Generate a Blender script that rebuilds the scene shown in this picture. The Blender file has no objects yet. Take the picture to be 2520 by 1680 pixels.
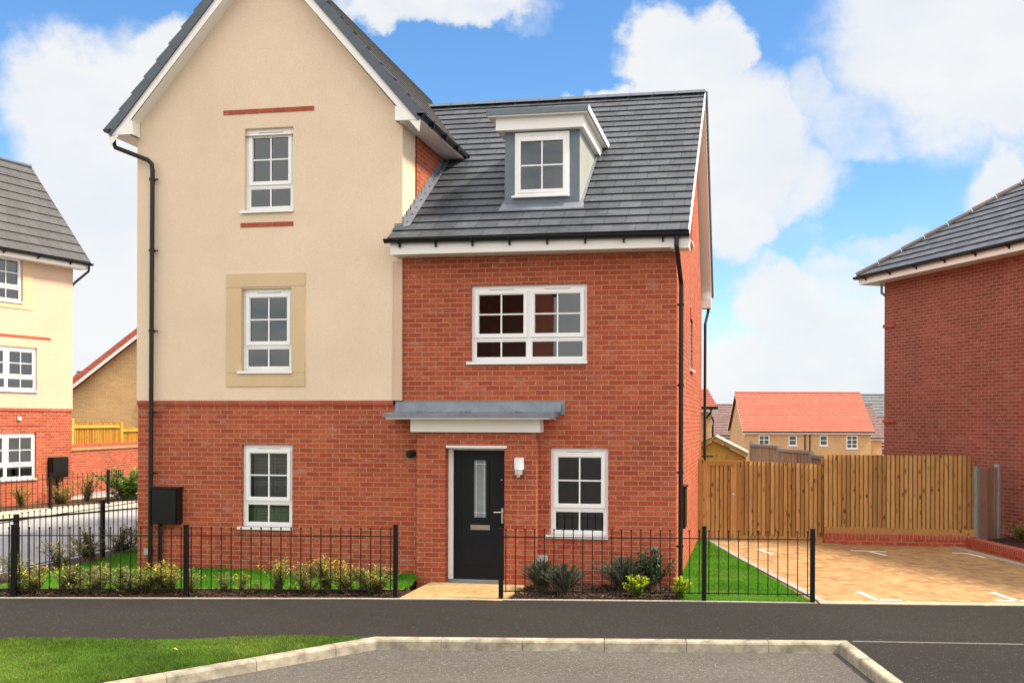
import bpy, bmesh, math, random
import numpy as np
from mathutils import Vector, Matrix
random.seed(7)
sc = bpy.context.scene
col = sc.collection
R = math.radians

# ------------------------------------------------------------------ helpers
class MB:
    """collects faces of one mesh; uv in metres, one tint value per face"""
    def __init__(s): s.v=[]; s.f=[]; s.uv=[]; s.t=[]; s.m=[]; s.mi=0; s.smooth=False; s.sm=[]
    def face(s, pts, uv=None, tint=None):
        b=len(s.v); s.v.extend([tuple(p) for p in pts]); s.f.append(tuple(range(b,b+len(pts))))
        if uv is None:
            a=Vector(pts[0]); n=Vector((0,0,0))
            for i in range(1,len(pts)-1): n+=(Vector(pts[i])-a).cross(Vector(pts[i+1])-a)
            if n.length<1e-12: n=Vector((0,0,1))
            n.normalize()
            u=Vector((1,0,0)) if abs(n.z)>.95 else Vector((0,0,1)).cross(n).normalized()
            w=n.cross(u)
            uv=[(Vector(p).dot(u),Vector(p).dot(w)) for p in pts]
        s.uv.append(uv); s.t.append(random.random() if tint is None else tint); s.m.append(s.mi); s.sm.append(s.smooth)
    def box(s,x0,x1,y0,y1,z0,z1,tint=None,skip=''):
        t=random.random() if tint is None else tint
        p=lambda a,b,c:(a,b,c)
        if 'f' not in skip: s.face([p(x0,y0,z0),p(x1,y0,z0),p(x1,y0,z1),p(x0,y0,z1)],tint=t)
        if 'b' not in skip: s.face([p(x1,y1,z0),p(x0,y1,z0),p(x0,y1,z1),p(x1,y1,z1)],tint=t)
        if 'l' not in skip: s.face([p(x0,y1,z0),p(x0,y0,z0),p(x0,y0,z1),p(x0,y1,z1)],tint=t)
        if 'r' not in skip: s.face([p(x1,y0,z0),p(x1,y1,z0),p(x1,y1,z1),p(x1,y0,z1)],tint=t)
        if 't' not in skip: s.face([p(x0,y0,z1),p(x1,y0,z1),p(x1,y1,z1),p(x0,y1,z1)],tint=t)
        if 'd' not in skip: s.face([p(x0,y1,z0),p(x1,y1,z0),p(x1,y0,z0),p(x0,y0,z0)],tint=t)
    def obox(s,c,ux,uy,uz,hx,hy,hz,tint=None):
        t=random.random() if tint is None else tint
        c=Vector(c);ux=Vector(ux)*hx;uy=Vector(uy)*hy;uz=Vector(uz)*hz
        P=lambda a,b,d:c+ux*a+uy*b+uz*d
        for q in ([(-1,-1,-1),(1,-1,-1),(1,-1,1),(-1,-1,1)],[(1,1,-1),(-1,1,-1),(-1,1,1),(1,1,1)],[(-1,1,-1),(-1,-1,-1),(-1,-1,1),(-1,1,1)],
                  [(1,-1,-1),(1,1,-1),(1,1,1),(1,-1,1)],[(-1,-1,1),(1,-1,1),(1,1,1),(-1,1,1)],[(-1,1,-1),(1,1,-1),(1,-1,-1),(-1,-1,-1)]):
            s.face([P(*k) for k in q],tint=t)
    def tube(s,path,r,n=10,cap=True):
        t=random.random(); path=[Vector(p) for p in path]; rings=[]; sv=s.smooth; s.smooth=True
        rr=r if isinstance(r,(list,tuple)) else [r]*len(path)
        ref=None
        for i,p in enumerate(path):
            d=(path[min(i+1,len(path)-1)]-path[max(i-1,0)]).normalized()
            if ref is None: ref=Vector((0,0,1)) if abs(d.z)<.9 else Vector((1,0,0))
            a=d.cross(ref).normalized(); b=a.cross(d).normalized(); ref=b
            rings.append([p+(a*math.cos(2*math.pi*k/n)+b*math.sin(2*math.pi*k/n))*rr[i] for k in range(n)])
        for i in range(len(rings)-1):
            for k in range(n):
                k2=(k+1)%n
                s.face([rings[i][k],rings[i+1][k],rings[i+1][k2],rings[i][k2]],tint=t)
        s.smooth=sv
        if cap:
            s.face(rings[0],tint=t); s.face(rings[-1][::-1],tint=t)
    def sphere(s,c,r,n=8,m=6):
        sv=s.smooth; s.smooth=True; c=Vector(c)
        P=lambda i,j:c+Vector((math.sin(math.pi*i/m)*math.cos(2*math.pi*j/n),math.sin(math.pi*i/m)*math.sin(2*math.pi*j/n),math.cos(math.pi*i/m)))*r
        for i in range(m):
            for j in range(n):
                q=[P(i,j),P(i+1,j),P(i+1,j+1),P(i,j+1)]
                if i==0: q=[q[0],q[1],q[2]]
                elif i==m-1: q=[q[0],q[1],q[3]]
                s.face(q)
        s.smooth=sv
    def build(s,name,mats,parent=None,origin=(0,0,0),merge=False):
        me=bpy.data.meshes.new(name)
        o3=Vector(origin)
        me.from_pydata([tuple(Vector(v)-o3) for v in s.v],[],s.f)
        ul=me.uv_layers.new(name='UVMap'); flat=[c for f in s.uv for p in f for c in p]
        ul.data.foreach_set('uv',flat)
        at=me.attributes.new('tint','FLOAT','FACE'); at.data.foreach_set('value',s.t)
        if not isinstance(mats,(list,tuple)): mats=[mats]
        for m in mats: me.materials.append(m)
        me.polygons.foreach_set('material_index',s.m); me.polygons.foreach_set('use_smooth',s.sm)
        if merge:
            bm=bmesh.new(); bm.from_mesh(me); bmesh.ops.remove_doubles(bm,verts=bm.verts,dist=.0004); bm.to_mesh(me); bm.free()
        me.update()
        o=bpy.data.objects.new(name,me); col.objects.link(o)
        if parent: o.parent=parent
        else: o.location=origin
        return o

def tag(o,label=None,cat=None,group=None,kind=None):
    if label: o['label']=label
    if cat: o['category']=cat
    if group: o['group']=group
    if kind: o['kind']=kind
    return o
def thing(name,label,cat,loc=(0,0,0),rz=0,group=None):
    o=bpy.data.objects.new(name,None); o.empty_display_size=.2; col.objects.link(o)
    o.location=loc; o.rotation_euler=(0,0,rz)
    return tag(o,label,cat,group)
def copy_tree(o,parent=None):
    c=o.copy(); col.objects.link(c)
    if parent: c.parent=parent
    for ch in list(o.children): copy_tree(ch,c)
    return c

# ------------------------------------------------------------------ materials
def newmat(name):
    m=bpy.data.materials.new(name); m.use_nodes=True; nt=m.node_tree
    return m,nt,nt.nodes['Principled BSDF']
class NT:
    def __init__(s,nt): s.nt=nt
    def n(s,typ,**k):
        nd=s.nt.nodes.new(typ)
        for a,v in k.items():
            if a=='op': nd.operation=v
            elif hasattr(nd,a): setattr(nd,a,v)
        return nd
    def l(s,a,b): s.nt.links.new(a,b)
    def mix(s,fac,a,b,mode='MIX'):
        nd=s.nt.nodes.new('ShaderNodeMix'); nd.data_type='RGBA'; nd.blend_type=mode
        for sock,v in ((nd.inputs[0],fac),(nd.inputs[6],a),(nd.inputs[7],b)):
            if hasattr(v,'is_linked') or hasattr(v,'links'): s.l(v,sock)
            elif isinstance(v,(int,float)): sock.default_value=v
            else: sock.default_value=(*v,1) if len(v)==3 else v
        return nd.outputs[2]
    def math(s,op,a,b=None,c=None,clamp=False):
        nd=s.nt.nodes.new('ShaderNodeMath'); nd.operation=op; nd.use_clamp=clamp
        for i,v in enumerate((a,b,c)):
            if v is None: continue
            if isinstance(v,(int,float)): nd.inputs[i].default_value=v
            else: s.l(v,nd.inputs[i])
        return nd.outputs[0]
    def ramp(s,fac,stops):
        nd=s.nt.nodes.new('ShaderNodeValToRGB'); cr=nd.color_ramp
        while len(cr.elements)<len(stops): cr.elements.new(.5)
        for e,(p,c) in zip(cr.elements,stops):
            e.position=p; e.color=(*c,1) if isinstance(c,tuple) else (c,c,c,1)
        s.l(fac,nd.inputs[0]); return nd.outputs[0]
    def noise(s,vec,scale,detail=4,rough=.6):
        nd=s.nt.nodes.new('ShaderNodeTexNoise'); nd.inputs['Scale'].default_value=scale
        nd.inputs['Detail'].default_value=detail; nd.inputs['Roughness'].default_value=rough
        if vec is not None: s.l(vec,nd.inputs['Vector'])
        return nd.outputs['Fac']
    def mapping(s,vec,scale=(1,1,1),rot=(0,0,0),loc=(0,0,0)):
        nd=s.nt.nodes.new('ShaderNodeMapping'); nd.inputs['Scale'].default_value=scale; nd.inputs['Rotation'].default_value=rot; nd.inputs['Location'].default_value=loc
        s.l(vec,nd.inputs['Vector']); return nd.outputs[0]
    def uv(s): return s.nt.nodes.new('ShaderNodeUVMap').outputs[0]
    def obj(s): return s.nt.nodes.new('ShaderNodeTexCoord').outputs['Object']
    def tint(s):
        a=s.nt.nodes.new('ShaderNodeAttribute'); a.attribute_name='tint'; return a.outputs['Fac']
    def bump(s,h,strength,dist=.01):
        b=s.nt.nodes.new('ShaderNodeBump'); b.inputs['Strength'].default_value=strength; b.inputs['Distance'].default_value=dist
        s.l(h,b.inputs['Height']); return b.outputs[0]

def plain(name,c,rough=.5,metal=0,noise=0,nscale=8,bump=0,spec=None):
    m,nt,b=newmat(name); q=NT(nt)
    b.inputs['Roughness'].default_value=rough; b.inputs['Metallic'].default_value=metal
    if spec is not None: b.inputs['Specular IOR Level'].default_value=spec
    if noise:
        f=q.noise(q.obj(),nscale,5,.65)
        cc=q.ramp(f,[(.25,tuple(x*(1-noise) for x in c)),(.75,tuple(min(1,x*(1+noise)) for x in c))])
        q.l(cc,b.inputs['Base Color'])
        if bump: q.l(q.bump(q.noise(q.obj(),nscale*12,3),bump,.004),b.inputs['Normal'])
    else: b.inputs['Base Color'].default_value=(*c,1)
    return m

def brick_mat(name,ca,cb,mortar,dark=.5,pale=(.55,.25,.16),palef=.35,bw=.225,bh=.075,msize=.0065,far=False,offset=.5):
    m,nt,b=newmat(name); q=NT(nt); uv=q.uv()
    # wobble so that courses are not ruler straight
    wn=q.n('ShaderNodeTexNoise'); wn.inputs['Scale'].default_value=9; q.l(uv,wn.inputs['Vector'])
    sub=q.n('ShaderNodeVectorMath',op='SUBTRACT'); q.l(wn.outputs['Color'],sub.inputs[0]); sub.inputs[1].default_value=(.5,.5,.5)
    scl=q.n('ShaderNodeVectorMath',op='SCALE'); q.l(sub.outputs[0],scl.inputs[0]); scl.inputs['Scale'].default_value=.006
    add=q.n('ShaderNodeVectorMath',op='ADD'); q.l(uv,add.inputs[0]); q.l(scl.outputs[0],add.inputs[1]); v=add.outputs[0]
    def br(c1,c2,mm,bias=0,ms=msize):
        t=q.n('ShaderNodeTexBrick'); t.offset=offset; q.l(v,t.inputs['Vector'])
        t.inputs['Color1'].default_value=(*c1,1); t.inputs['Color2'].default_value=(*c2,1); t.inputs['Mortar'].default_value=(*mm,1)
        t.inputs['Scale'].default_value=1; t.inputs['Mortar Size'].default_value=ms; t.inputs['Mortar Smooth'].default_value=.25
        t.inputs['Bias'].default_value=bias; t.inputs['Brick Width'].default_value=bw; t.inputs['Row Height'].default_value=bh
        return t
    t=br(ca,cb,mortar); rnd=br((0,0,0),(1,1,1),(.5,.5,.5))
    # drag marks and blotches within bricks
    n1=q.noise(q.mapping(uv,(14,38,1)),1,5,.7)
    c=q.mix(q.ramp(n1,[(.3,.0),(.75,.75)]),t.outputs['Color'],q.mix(1,t.outputs['Color'],(.62,.6,.6),'MULTIPLY'))
    n2=q.noise(q.mapping(uv,(7,20,1),loc=(3,8,0)),1,4,.75)
    sel=q.math('MULTIPLY',q.ramp(n2,[(.53,0.),(.68,1.)]),q.ramp(rnd.outputs['Color'],[(.35,.1),(.8,1.)]))
    c=q.mix(q.math('MULTIPLY',sel,palef),c,pale)
    # large weather variation
    n3=q.noise(uv,.7,4,.6)
    c=q.mix(1,c,q.ramp(n3,[(.3,(.78,.77,.80)),(.7,(1.10,1.08,1.05))]),'MULTIPLY')
    n4=q.noise(q.mapping(uv,(2.2,5,1),loc=(1,2,0)),1,5,.7)
    c=q.mix(q.ramp(n4,[(.58,0.),(.78,.32)]),c,(.62,.5,.44))
    # put the mortar back clean
    mort=q.mix(q.ramp(q.noise(uv,26,3),[(.3,.0),(.7,1.)]),tuple(x*.72 for x in mortar),tuple(min(1,x*1.2) for x in mortar))
    c=q.mix(t.outputs['Fac'],c,mort)
    q.l(c,b.inputs['Base Color']); b.inputs['Roughness'].default_value=.88; b.inputs['Specular IOR Level'].default_value=.25
    if not far:
        h=q.math('ADD',q.math('MULTIPLY',t.outputs['Fac'],-1.),q.math('MULTIPLY',n1,.5))
        q.l(q.bump(h,.7,.006),b.inputs['Normal'])
    return m

def render_mat(name,c):
    m,nt,b=newmat(name); q=NT(nt); o=q.obj()
    n=q.noise(o,.8,6,.6); n2=q.noise(o,60,3,.7)
    cc=q.mix(1,q.ramp(n,[(.3,tuple(x*.93 for x in c)),(.7,tuple(min(1,x*1.04) for x in c))]),q.ramp(n2,[(.3,(.86,.86,.86)),(.7,(1.04,1.04,1.04))]),'MULTIPLY')
    st=q.noise(q.mapping(o,(2.5,2.5,.35)),1.3,4,.6)
    cc=q.mix(q.ramp(st,[(.6,0.),(.85,.3)]),cc,tuple(x*.82 for x in c))
    q.l(cc,b.inputs['Base Color']); b.inputs['Roughness'].default_value=.95; b.inputs['Specular IOR Level'].default_value=.1
    q.l(q.bump(n2,.6,.006),b.inputs['Normal']); return m

def tile_mat(name,ca,cb,w=.33,g=.27,rough=.42,wear=.5):
    m,nt,b=newmat(name); q=NT(nt); uv=q.uv()
    t=q.n('ShaderNodeTexBrick'); t.offset=.5; q.l(uv,t.inputs['Vector'])
    for k,v in (('Color1',(*ca,1)),('Color2',(*cb,1)),('Mortar',(ca[0]*.12,ca[1]*.12,ca[2]*.12,1)),('Scale',1),('Mortar Size',.0055),('Mortar Smooth',.1),('Brick Width',w),('Row Height',g)): t.inputs[k].default_value=v
    n=q.noise(q.mapping(uv,(3,8,1)),1,6,.7)
    c=q.mix(q.math('MULTIPLY',q.ramp(n,[(.5,0.),(.75,1.)]),wear),t.outputs['Color'],(.2,.215,.25))
    n5=q.noise(uv,22,4,.7)
    c=q.mix(1,c,q.ramp(n5,[(.3,(.7,.7,.7)),(.7,(1.15,1.15,1.15))]),'MULTIPLY')
    sp=q.noise(uv,45,2,.6); c=q.mix(q.ramp(sp,[(.74,0.),(.78,.5)]),c,(.5,.5,.48))
    q.l(c,b.inputs['Base Color']); 
    q.l(q.ramp(n,[(.3,rough),(.7,min(1,rough+.25))]),b.inputs['Roughness'])
    q.l(q.bump(q.math('ADD',q.math('MULTIPLY',t.outputs['Fac'],-1.),q.math('MULTIPLY',n5,.25)),.5,.004),b.inputs['Normal'])
    return m

def wood_mat(name,ca,cb,dark,knots=1.):
    m,nt,b=newmat(name); q=NT(nt); uv=q.uv(); ti=q.tint()
    com=q.n('ShaderNodeCombineXYZ'); q.l(q.math('MULTIPLY',ti,37.),com.inputs[0]); q.l(q.math('MULTIPLY',ti,91.),com.inputs[1])
    ad=q.n('ShaderNodeVectorMath',op='ADD'); q.l(uv,ad.inputs[0]); q.l(com.outputs[0],ad.inputs[1]); v=ad.outputs[0]
    base=q.ramp(ti,[(0,ca),(.3,cb),(.5,ca),(.62,tuple(x*.5+y*.5 for x,y in zip(ca,dark))),(.75,cb),(.9,tuple(x*.3+y*.7 for x,y in zip(ca,dark))),(1,tuple(min(1,x*1.12) for x in cb))])
    gr=q.noise(q.mapping(v,(45,2.2,1)),1,5,.65)
    c=q.mix(q.ramp(gr,[(.35,0.),(.75,.55)]),base,dark)
    vo=q.n('ShaderNodeTexVoronoi'); vo.inputs['Scale'].default_value=1.; vo.inputs['Randomness'].default_value=1
    q.l(q.mapping(v,(8,4.,1)),vo.inputs['Vector'])
    k=q.ramp(vo.outputs['Distance'],[(.07,1.),(.17,.4),(.30,0.)])
    c=q.mix(q.math('MULTIPLY',k,knots*1.),c,tuple(x*.35 for x in dark))
    bl=q.noise(q.mapping(v,(3,1.5,1)),1,3,.6); c=q.mix(q.ramp(bl,[(.5,0.),(.8,.35)]),c,tuple(x*.7 for x in dark))
    q.l(c,b.inputs['Base Color']); b.inputs['Roughness'].default_value=.75; b.inputs['Specular IOR Level'].default_value=.25
    q.l(q.bump(gr,.3,.003),b.inputs['Normal']); return m

def speckle_mat(name,c,s1=110,amp=.5,rough=.9,light=.0,big=.12,lc=(.5,.48,.45)):
    m,nt,b=newmat(name); q=NT(nt); o=q.obj()
    n=q.noise(o,s1,3,.8); nb=q.noise(o,.45,5,.6); n3=q.noise(o,s1*.28,3,.7)
    cc=q.ramp(n,[(.3,tuple(x*(1-amp) for x in c)),(.5,c),(.72,tuple(min(1,x*(1+amp*1.6)) for x in c))])
    cc=q.mix(1,cc,q.ramp(n3,[(.3,(.86,.86,.86)),(.7,(1.12,1.12,1.12))]),'MULTIPLY')
    cc=q.mix(1,cc,q.ramp(nb,[(.3,(1-big,)*3),(.7,(1+big,)*3)]),'MULTIPLY')
    if light:
        vo=q.n('ShaderNodeTexVoronoi'); vo.inputs['Scale'].default_value=42; q.l(o,vo.inputs['Vector'])
        pick=q.math('MULTIPLY',q.ramp(vo.outputs['Distance'],[(.16,1.),(.3,0.)]),q.ramp(vo.outputs['Color'],[(.72,0.),(.8,1.)]))
        cc=q.mix(q.math('MULTIPLY',pick,light),cc,lc)
    q.l(cc,b.inputs['Base Color']); b.inputs['Roughness'].default_value=rough; b.inputs['Specular IOR Level'].default_value=.2
    q.l(q.bump(n,.6,.004),b.inputs['Normal']); return m

def tint_mat(name,stops,rough=.8,nz=.25,ns=30,trans=0,bump=.2,spec=.3):
    m,nt,b=newmat(name); q=NT(nt)
    c=q.ramp(q.tint(),stops)
    n=q.noise(q.obj(),ns,4,.65)
    c=q.mix(1,c,q.ramp(n,[(.3,(1-nz,)*3),(.7,(1+nz*.6,)*3)]),'MULTIPLY')
    q.l(c,b.inputs['Base Color']); b.inputs['Roughness'].default_value=rough; b.inputs['Specular IOR Level'].default_value=spec
    if bump: q.l(q.bump(n,bump,.004),b.inputs['Normal'])
    if trans:
        tr=q.n('ShaderNodeBsdfTranslucent'); q.l(c,tr.inputs['Color'])
        mx=q.n('ShaderNodeMixShader'); mx.inputs[0].default_value=trans
        q.l(b.outputs[0],mx.inputs[1]); q.l(tr.outputs[0],mx.inputs[2])
        q.l(mx.outputs[0],nt.nodes['Material Output'].inputs['Surface'])
    return m

M={}
M['brick']=brick_mat('red_brick',(.38,.062,.031),(.49,.105,.050),(.35,.25,.155),pale=(.66,.26,.16),palef=.5)
M['brick_soldier']=brick_mat('brick_on_edge',(.40,.075,.045),(.47,.10,.06),(.36,.26,.18),bw=.075,bh=.225,offset=0)
M['brick_strip']=brick_mat('smooth_brick_strip',(.42,.085,.055),(.48,.11,.07),(.34,.17,.12),bh=.3,palef=.1)
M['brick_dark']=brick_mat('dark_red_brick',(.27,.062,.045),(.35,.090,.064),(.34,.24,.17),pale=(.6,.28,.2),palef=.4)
M['brick_tan']=brick_mat('tan_brick',(.62,.36,.15),(.70,.46,.21),(.66,.52,.34),pale=(.38,.21,.12),palef=.8,far=True)
M['brick_buff']=brick_mat('buff_brick',(.60,.32,.13),(.70,.40,.19),(.64,.49,.33),pale=(.44,.22,.10),palef=.6,far=True)
M['render']=render_mat('cream_render',(.76,.60,.465))
M['render_l']=render_mat('pale_yellow_render',(.62,.455,.345))
M['stone']=render_mat('tan_stone_surround',(.64,.48,.31))
M['tile']=tile_mat('slate_grey_tile',(.034,.042,.057),(.060,.073,.100),wear=.40)
M['tile_steep']=tile_mat('slate_grey_tile_flat',(.058,.060,.066),(.078,.080,.086),w=.33,g=.33,rough=.6,wear=.1)
M['tile_right']=tile_mat('weathered_slate_tile',(.075,.083,.10),(.12,.13,.155),rough=.35,wear=.9)
M['tile_red']=tile_mat('terracotta_tile',(.44,.10,.07),(.50,.13,.095),w=.3,g=.33,rough=.8,wear=0)
M['tile_brown']=tile_mat('brown_tile',(.14,.09,.085),(.18,.12,.115),w=.3,g=.33,rough=.8,wear=.1)
M['verge']=plain('verge_cap_grey',(.065,.085,.115),.45,noise=.2,nscale=6)
M['butt']=plain('tile_edge_dark',(.012,.013,.015),.6)
M['white']=plain('white_upvc',(.80,.80,.82),.35,noise=.02,nscale=3)
M['fascia']=plain('white_fascia',(.80,.78,.77),.4,noise=.03,nscale=2)
M['soffit']=plain('white_soffit',(.72,.69,.66),.5,noise=.03,nscale=3)
M['black']=plain('black_plastic',(.008,.010,.012),.3,noise=.3,nscale=20,spec=.3)
M['iron']=plain('black_painted_steel',(.006,.006,.007),.4,noise=.2,nscale=15,spec=.2)
M['box']=plain('black_meter_box',(.006,.006,.006),.35,noise=.2,nscale=9,bump=.1,spec=.25)
M['lead']=plain('lead_sheet',(.16,.185,.235),.45,noise=.25,nscale=5,bump=.1)
M['grp']=plain('grey_dormer_panel',(.11,.15,.185),.5,noise=.12,nscale=5)
M['cheek']=plain('dormer_cheek_grey_green',(.30,.33,.31),.6,noise=.12,nscale=3)
M['door']=None
M['steel']=plain('brushed_steel',(.62,.60,.58),.28,1.,noise=.05,nscale=30)
M['opal']=plain('opal_diffuser',(.80,.82,.88),.35)
M['grey']=plain('grey_plastic',(.34,.36,.37),.45,noise=.08)
M['concrete']=speckle_mat('pale_concrete',(.40,.37,.32),90,.25,.9,0,.12)
M['post']=speckle_mat('grey_concrete_post',(.30,.32,.32),60,.25,.9,0,.15)
M['joint']=speckle_mat('worn_edging',(.16,.155,.145),60,.4)
M['asphalt']=speckle_mat('dark_asphalt',(.0185,.0178,.0178),60,.8,.9,.25,.16)
M['road']=speckle_mat('pale_road_asphalt',(.083,.078,.076),55,.5,.9,.7,.15,(.5,.48,.44))
M['earth']=speckle_mat('bare_earth',(.10,.085,.06),20,.3)
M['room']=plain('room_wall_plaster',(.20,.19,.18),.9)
M['blind']=plain('pale_blind',(.75,.80,.82),.8)
M['shutter']=plain('grey_louvre',(.33,.33,.33),.6)
M['wood']=wood_mat('fence_timber',(.43,.235,.072),(.57,.345,.125),(.22,.10,.035))
M['wood_gold']=wood_mat('golden_timber',(.62,.34,.06),(.70,.42,.09),(.40,.19,.03),.6)
M['wood_brown']=wood_mat('brown_stained_timber',(.34,.205,.14),(.40,.25,.18),(.20,.115,.08),.4)
M['wood_grey']=wood_mat('greyed_rail_timber',(.26,.22,.21),(.30,.26,.24),(.17,.14,.13),.3)
M['paint']=plain('white_road_paint',(.72,.71,.68),.7,noise=.08,nscale=18)
M['kerb']=tint_mat('kerb_concrete',[(0,(.30,.27,.21)),(.5,(.35,.315,.25)),(1,(.25,.232,.19))],.9,.5,6,0,.3)
M['paver']=tint_mat('buff_block_paver',[(0,(.26,.155,.07)),(.4,(.33,.205,.09)),(.75,(.39,.255,.125)),(1,(.29,.185,.095))],.85,.12,1.5)
M['edging']=tint_mat('pale_block_edging',[(0,(.40,.33,.25)),(.5,(.46,.38,.29)),(1,(.36,.31,.25))],.88,.2,25)
M['gedge']=tint_mat('grey_block_edging',[(0,(.26,.265,.265)),(1,(.33,.32,.31))],.88,.2,25)
M['slab']=tint_mat('buff_paving_slab',[(0,(.33,.22,.10)),(.5,(.40,.28,.14)),(1,(.36,.245,.12))],.88,.3,7)
M['mulch']=tint_mat('bark_mulch',[(0,(.016,.010,.008)),(.6,(.035,.020,.014)),(.93,(.07,.035,.02)),(1,(.2,.12,.07))],.8,.3,60)
M['grass']=tint_mat('grass_blades',[(0,(.045,.115,.010)),(.45,(.095,.195,.016)),(.8,(.18,.27,.035)),(1,(.34,.36,.12))],.65,.4,2.5,.35,0)
M['grass_r']=tint_mat('vivid_grass_blades',[(0,(.045,.19,.004)),(.5,(.075,.28,.007)),(1,(.12,.34,.014))],.65,.2,1.2,.35,0)
M['turf']=speckle_mat('turf_ground',(.075,.15,.014),60,.4,.95,0,.25)
M['path']=speckle_mat('grey_block_path',(.28,.29,.31),25,.2,.9,0,.15)
M['path_light']=speckle_mat('light_concrete_path',(.40,.37,.32),25,.15,.9,0,.12)
M['stem']=plain('plant_stem',(.11,.065,.03),.8)
M['leaf_gold']=tint_mat('gold_edged_leaf',[(0,(.04,.085,.015)),(.35,(.085,.14,.022)),(.6,(.18,.21,.045)),(.76,(.48,.40,.20)),(.88,(.58,.45,.03)),(1,(.68,.48,.02))],.5,.1,9,.3,0)
M['leaf_bronze']=tint_mat('bronze_olive_leaf',[(0,(.04,.07,.02)),(.4,(.09,.12,.035)),(.7,(.20,.20,.07)),(.86,(.48,.38,.20)),(1,(.55,.45,.05))],.5,.1,9,.25,0)
M['leaf_dark']=tint_mat('dark_green_leaf',[(0,(.018,.042,.02)),(.5,(.035,.075,.032)),(.85,(.07,.115,.055)),(1,(.13,.16,.09))],.45,.1,9,.2,0)
M['leaf_grey']=tint_mat('grey_green_needle',[(0,(.05,.075,.05)),(.5,(.095,.13,.085)),(.9,(.14,.165,.12)),(1,(.22,.2,.16))],.6,.1,9,.15,0)
M['leaf_lime']=tint_mat('lime_green_leaf',[(0,(.10,.22,.012)),(.4,(.22,.40,.02)),(.8,(.38,.52,.03)),(1,(.55,.55,.04))],.5,.1,9,.4,0)
M['leaf_olive']=tint_mat('fresh_green_leaf',[(0,(.05,.12,.02)),(.5,(.12,.24,.04)),(.85,(.24,.33,.09)),(1,(.42,.40,.12))],.5,.1,9,.3,0)
def glass_mat(name,tr,fac=1.0,ior=1.9):
    m,nt,b=newmat(name); q=NT(nt)
    t=q.n('ShaderNodeBsdfTransparent'); t.inputs[0].default_value=(*tr,1)
    g=q.n('ShaderNodeBsdfGlossy'); g.inputs['Roughness'].default_value=.0; g.inputs['Color'].default_value=(.85,.93,1,1)
    f=q.n('ShaderNodeFresnel'); f.inputs[0].default_value=ior
    wv=q.noise(q.mapping(q.obj(),(1.1,1.1,1.1)),1,1,.5); q.l(q.bump(wv,.02,.02),g.inputs['Normal'])
    x=q.n('ShaderNodeMixShader'); q.l(f.outputs[0],x.inputs[0]); q.l(t.outputs[0],x.inputs[1]); q.l(g.outputs[0],x.inputs[2])
    q.l(x.outputs[0],nt.nodes['Material Output'].inputs['Surface']); nt.nodes.remove(b); return m
M['glass']=glass_mat('window_glass',(.80,.84,.86),ior=1.85)
def door_mat():
    m,nt,b=newmat('black_woodgrain_door'); q=NT(nt); uv=q.uv()
    gr=q.noise(q.mapping(uv,(70,3,1)),1,5,.7)
    q.l(q.ramp(gr,[(.3,(.004,.005,.008)),(.75,(.011,.014,.020))]),b.inputs['Base Color']); b.inputs['Roughness'].default_value=.42; b.inputs['Specular IOR Level'].default_value=.2
    q.l(q.bump(gr,.5,.003),b.inputs['Normal']); return m
M['door']=door_mat()

# ------------------------------------------------------------------ building pieces
def wall_y(mb,x0,x1,z0,z1,y,holes=(),rev=.10,back=False):
    """wall in a plane of constant y facing -y, with rectangular openings and their reveals"""
    xs=sorted({x0,x1,*[min(max(h[i],x0),x1) for h in holes for i in (0,1)]}); zs=sorted({z0,z1,*[min(max(h[i],z0),z1) for h in holes for i in (2,3)]})
    for i in range(len(xs)-1):
        for j in range(len(zs)-1):
            cx=(xs[i]+xs[i+1])/2; cz=(zs[j]+zs[j+1])/2
            if any(h[0]<cx<h[1] and h[2]<cz<h[3] for h in holes): continue
            q=[(xs[i],y,zs[j]),(xs[i+1],y,zs[j]),(xs[i+1],y,zs[j+1]),(xs[i],y,zs[j+1])]
            mb.face(q,tint=.5)
    for a,b,c,d in holes:
        Y=y+rev
        mb.face([(a,y,c),(a,Y,c),(a,Y,d),(a,y,d)],tint=.5); mb.face([(b,Y,c),(b,y,c),(b,y,d),(b,Y,d)],tint=.5)
        mb.face([(a,y,d),(a,Y,d),(b,Y,d),(b,y,d)],tint=.5); mb.face([(a,Y,c),(a,y,c),(b,y,c),(b,Y,c)],tint=.5)

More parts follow.
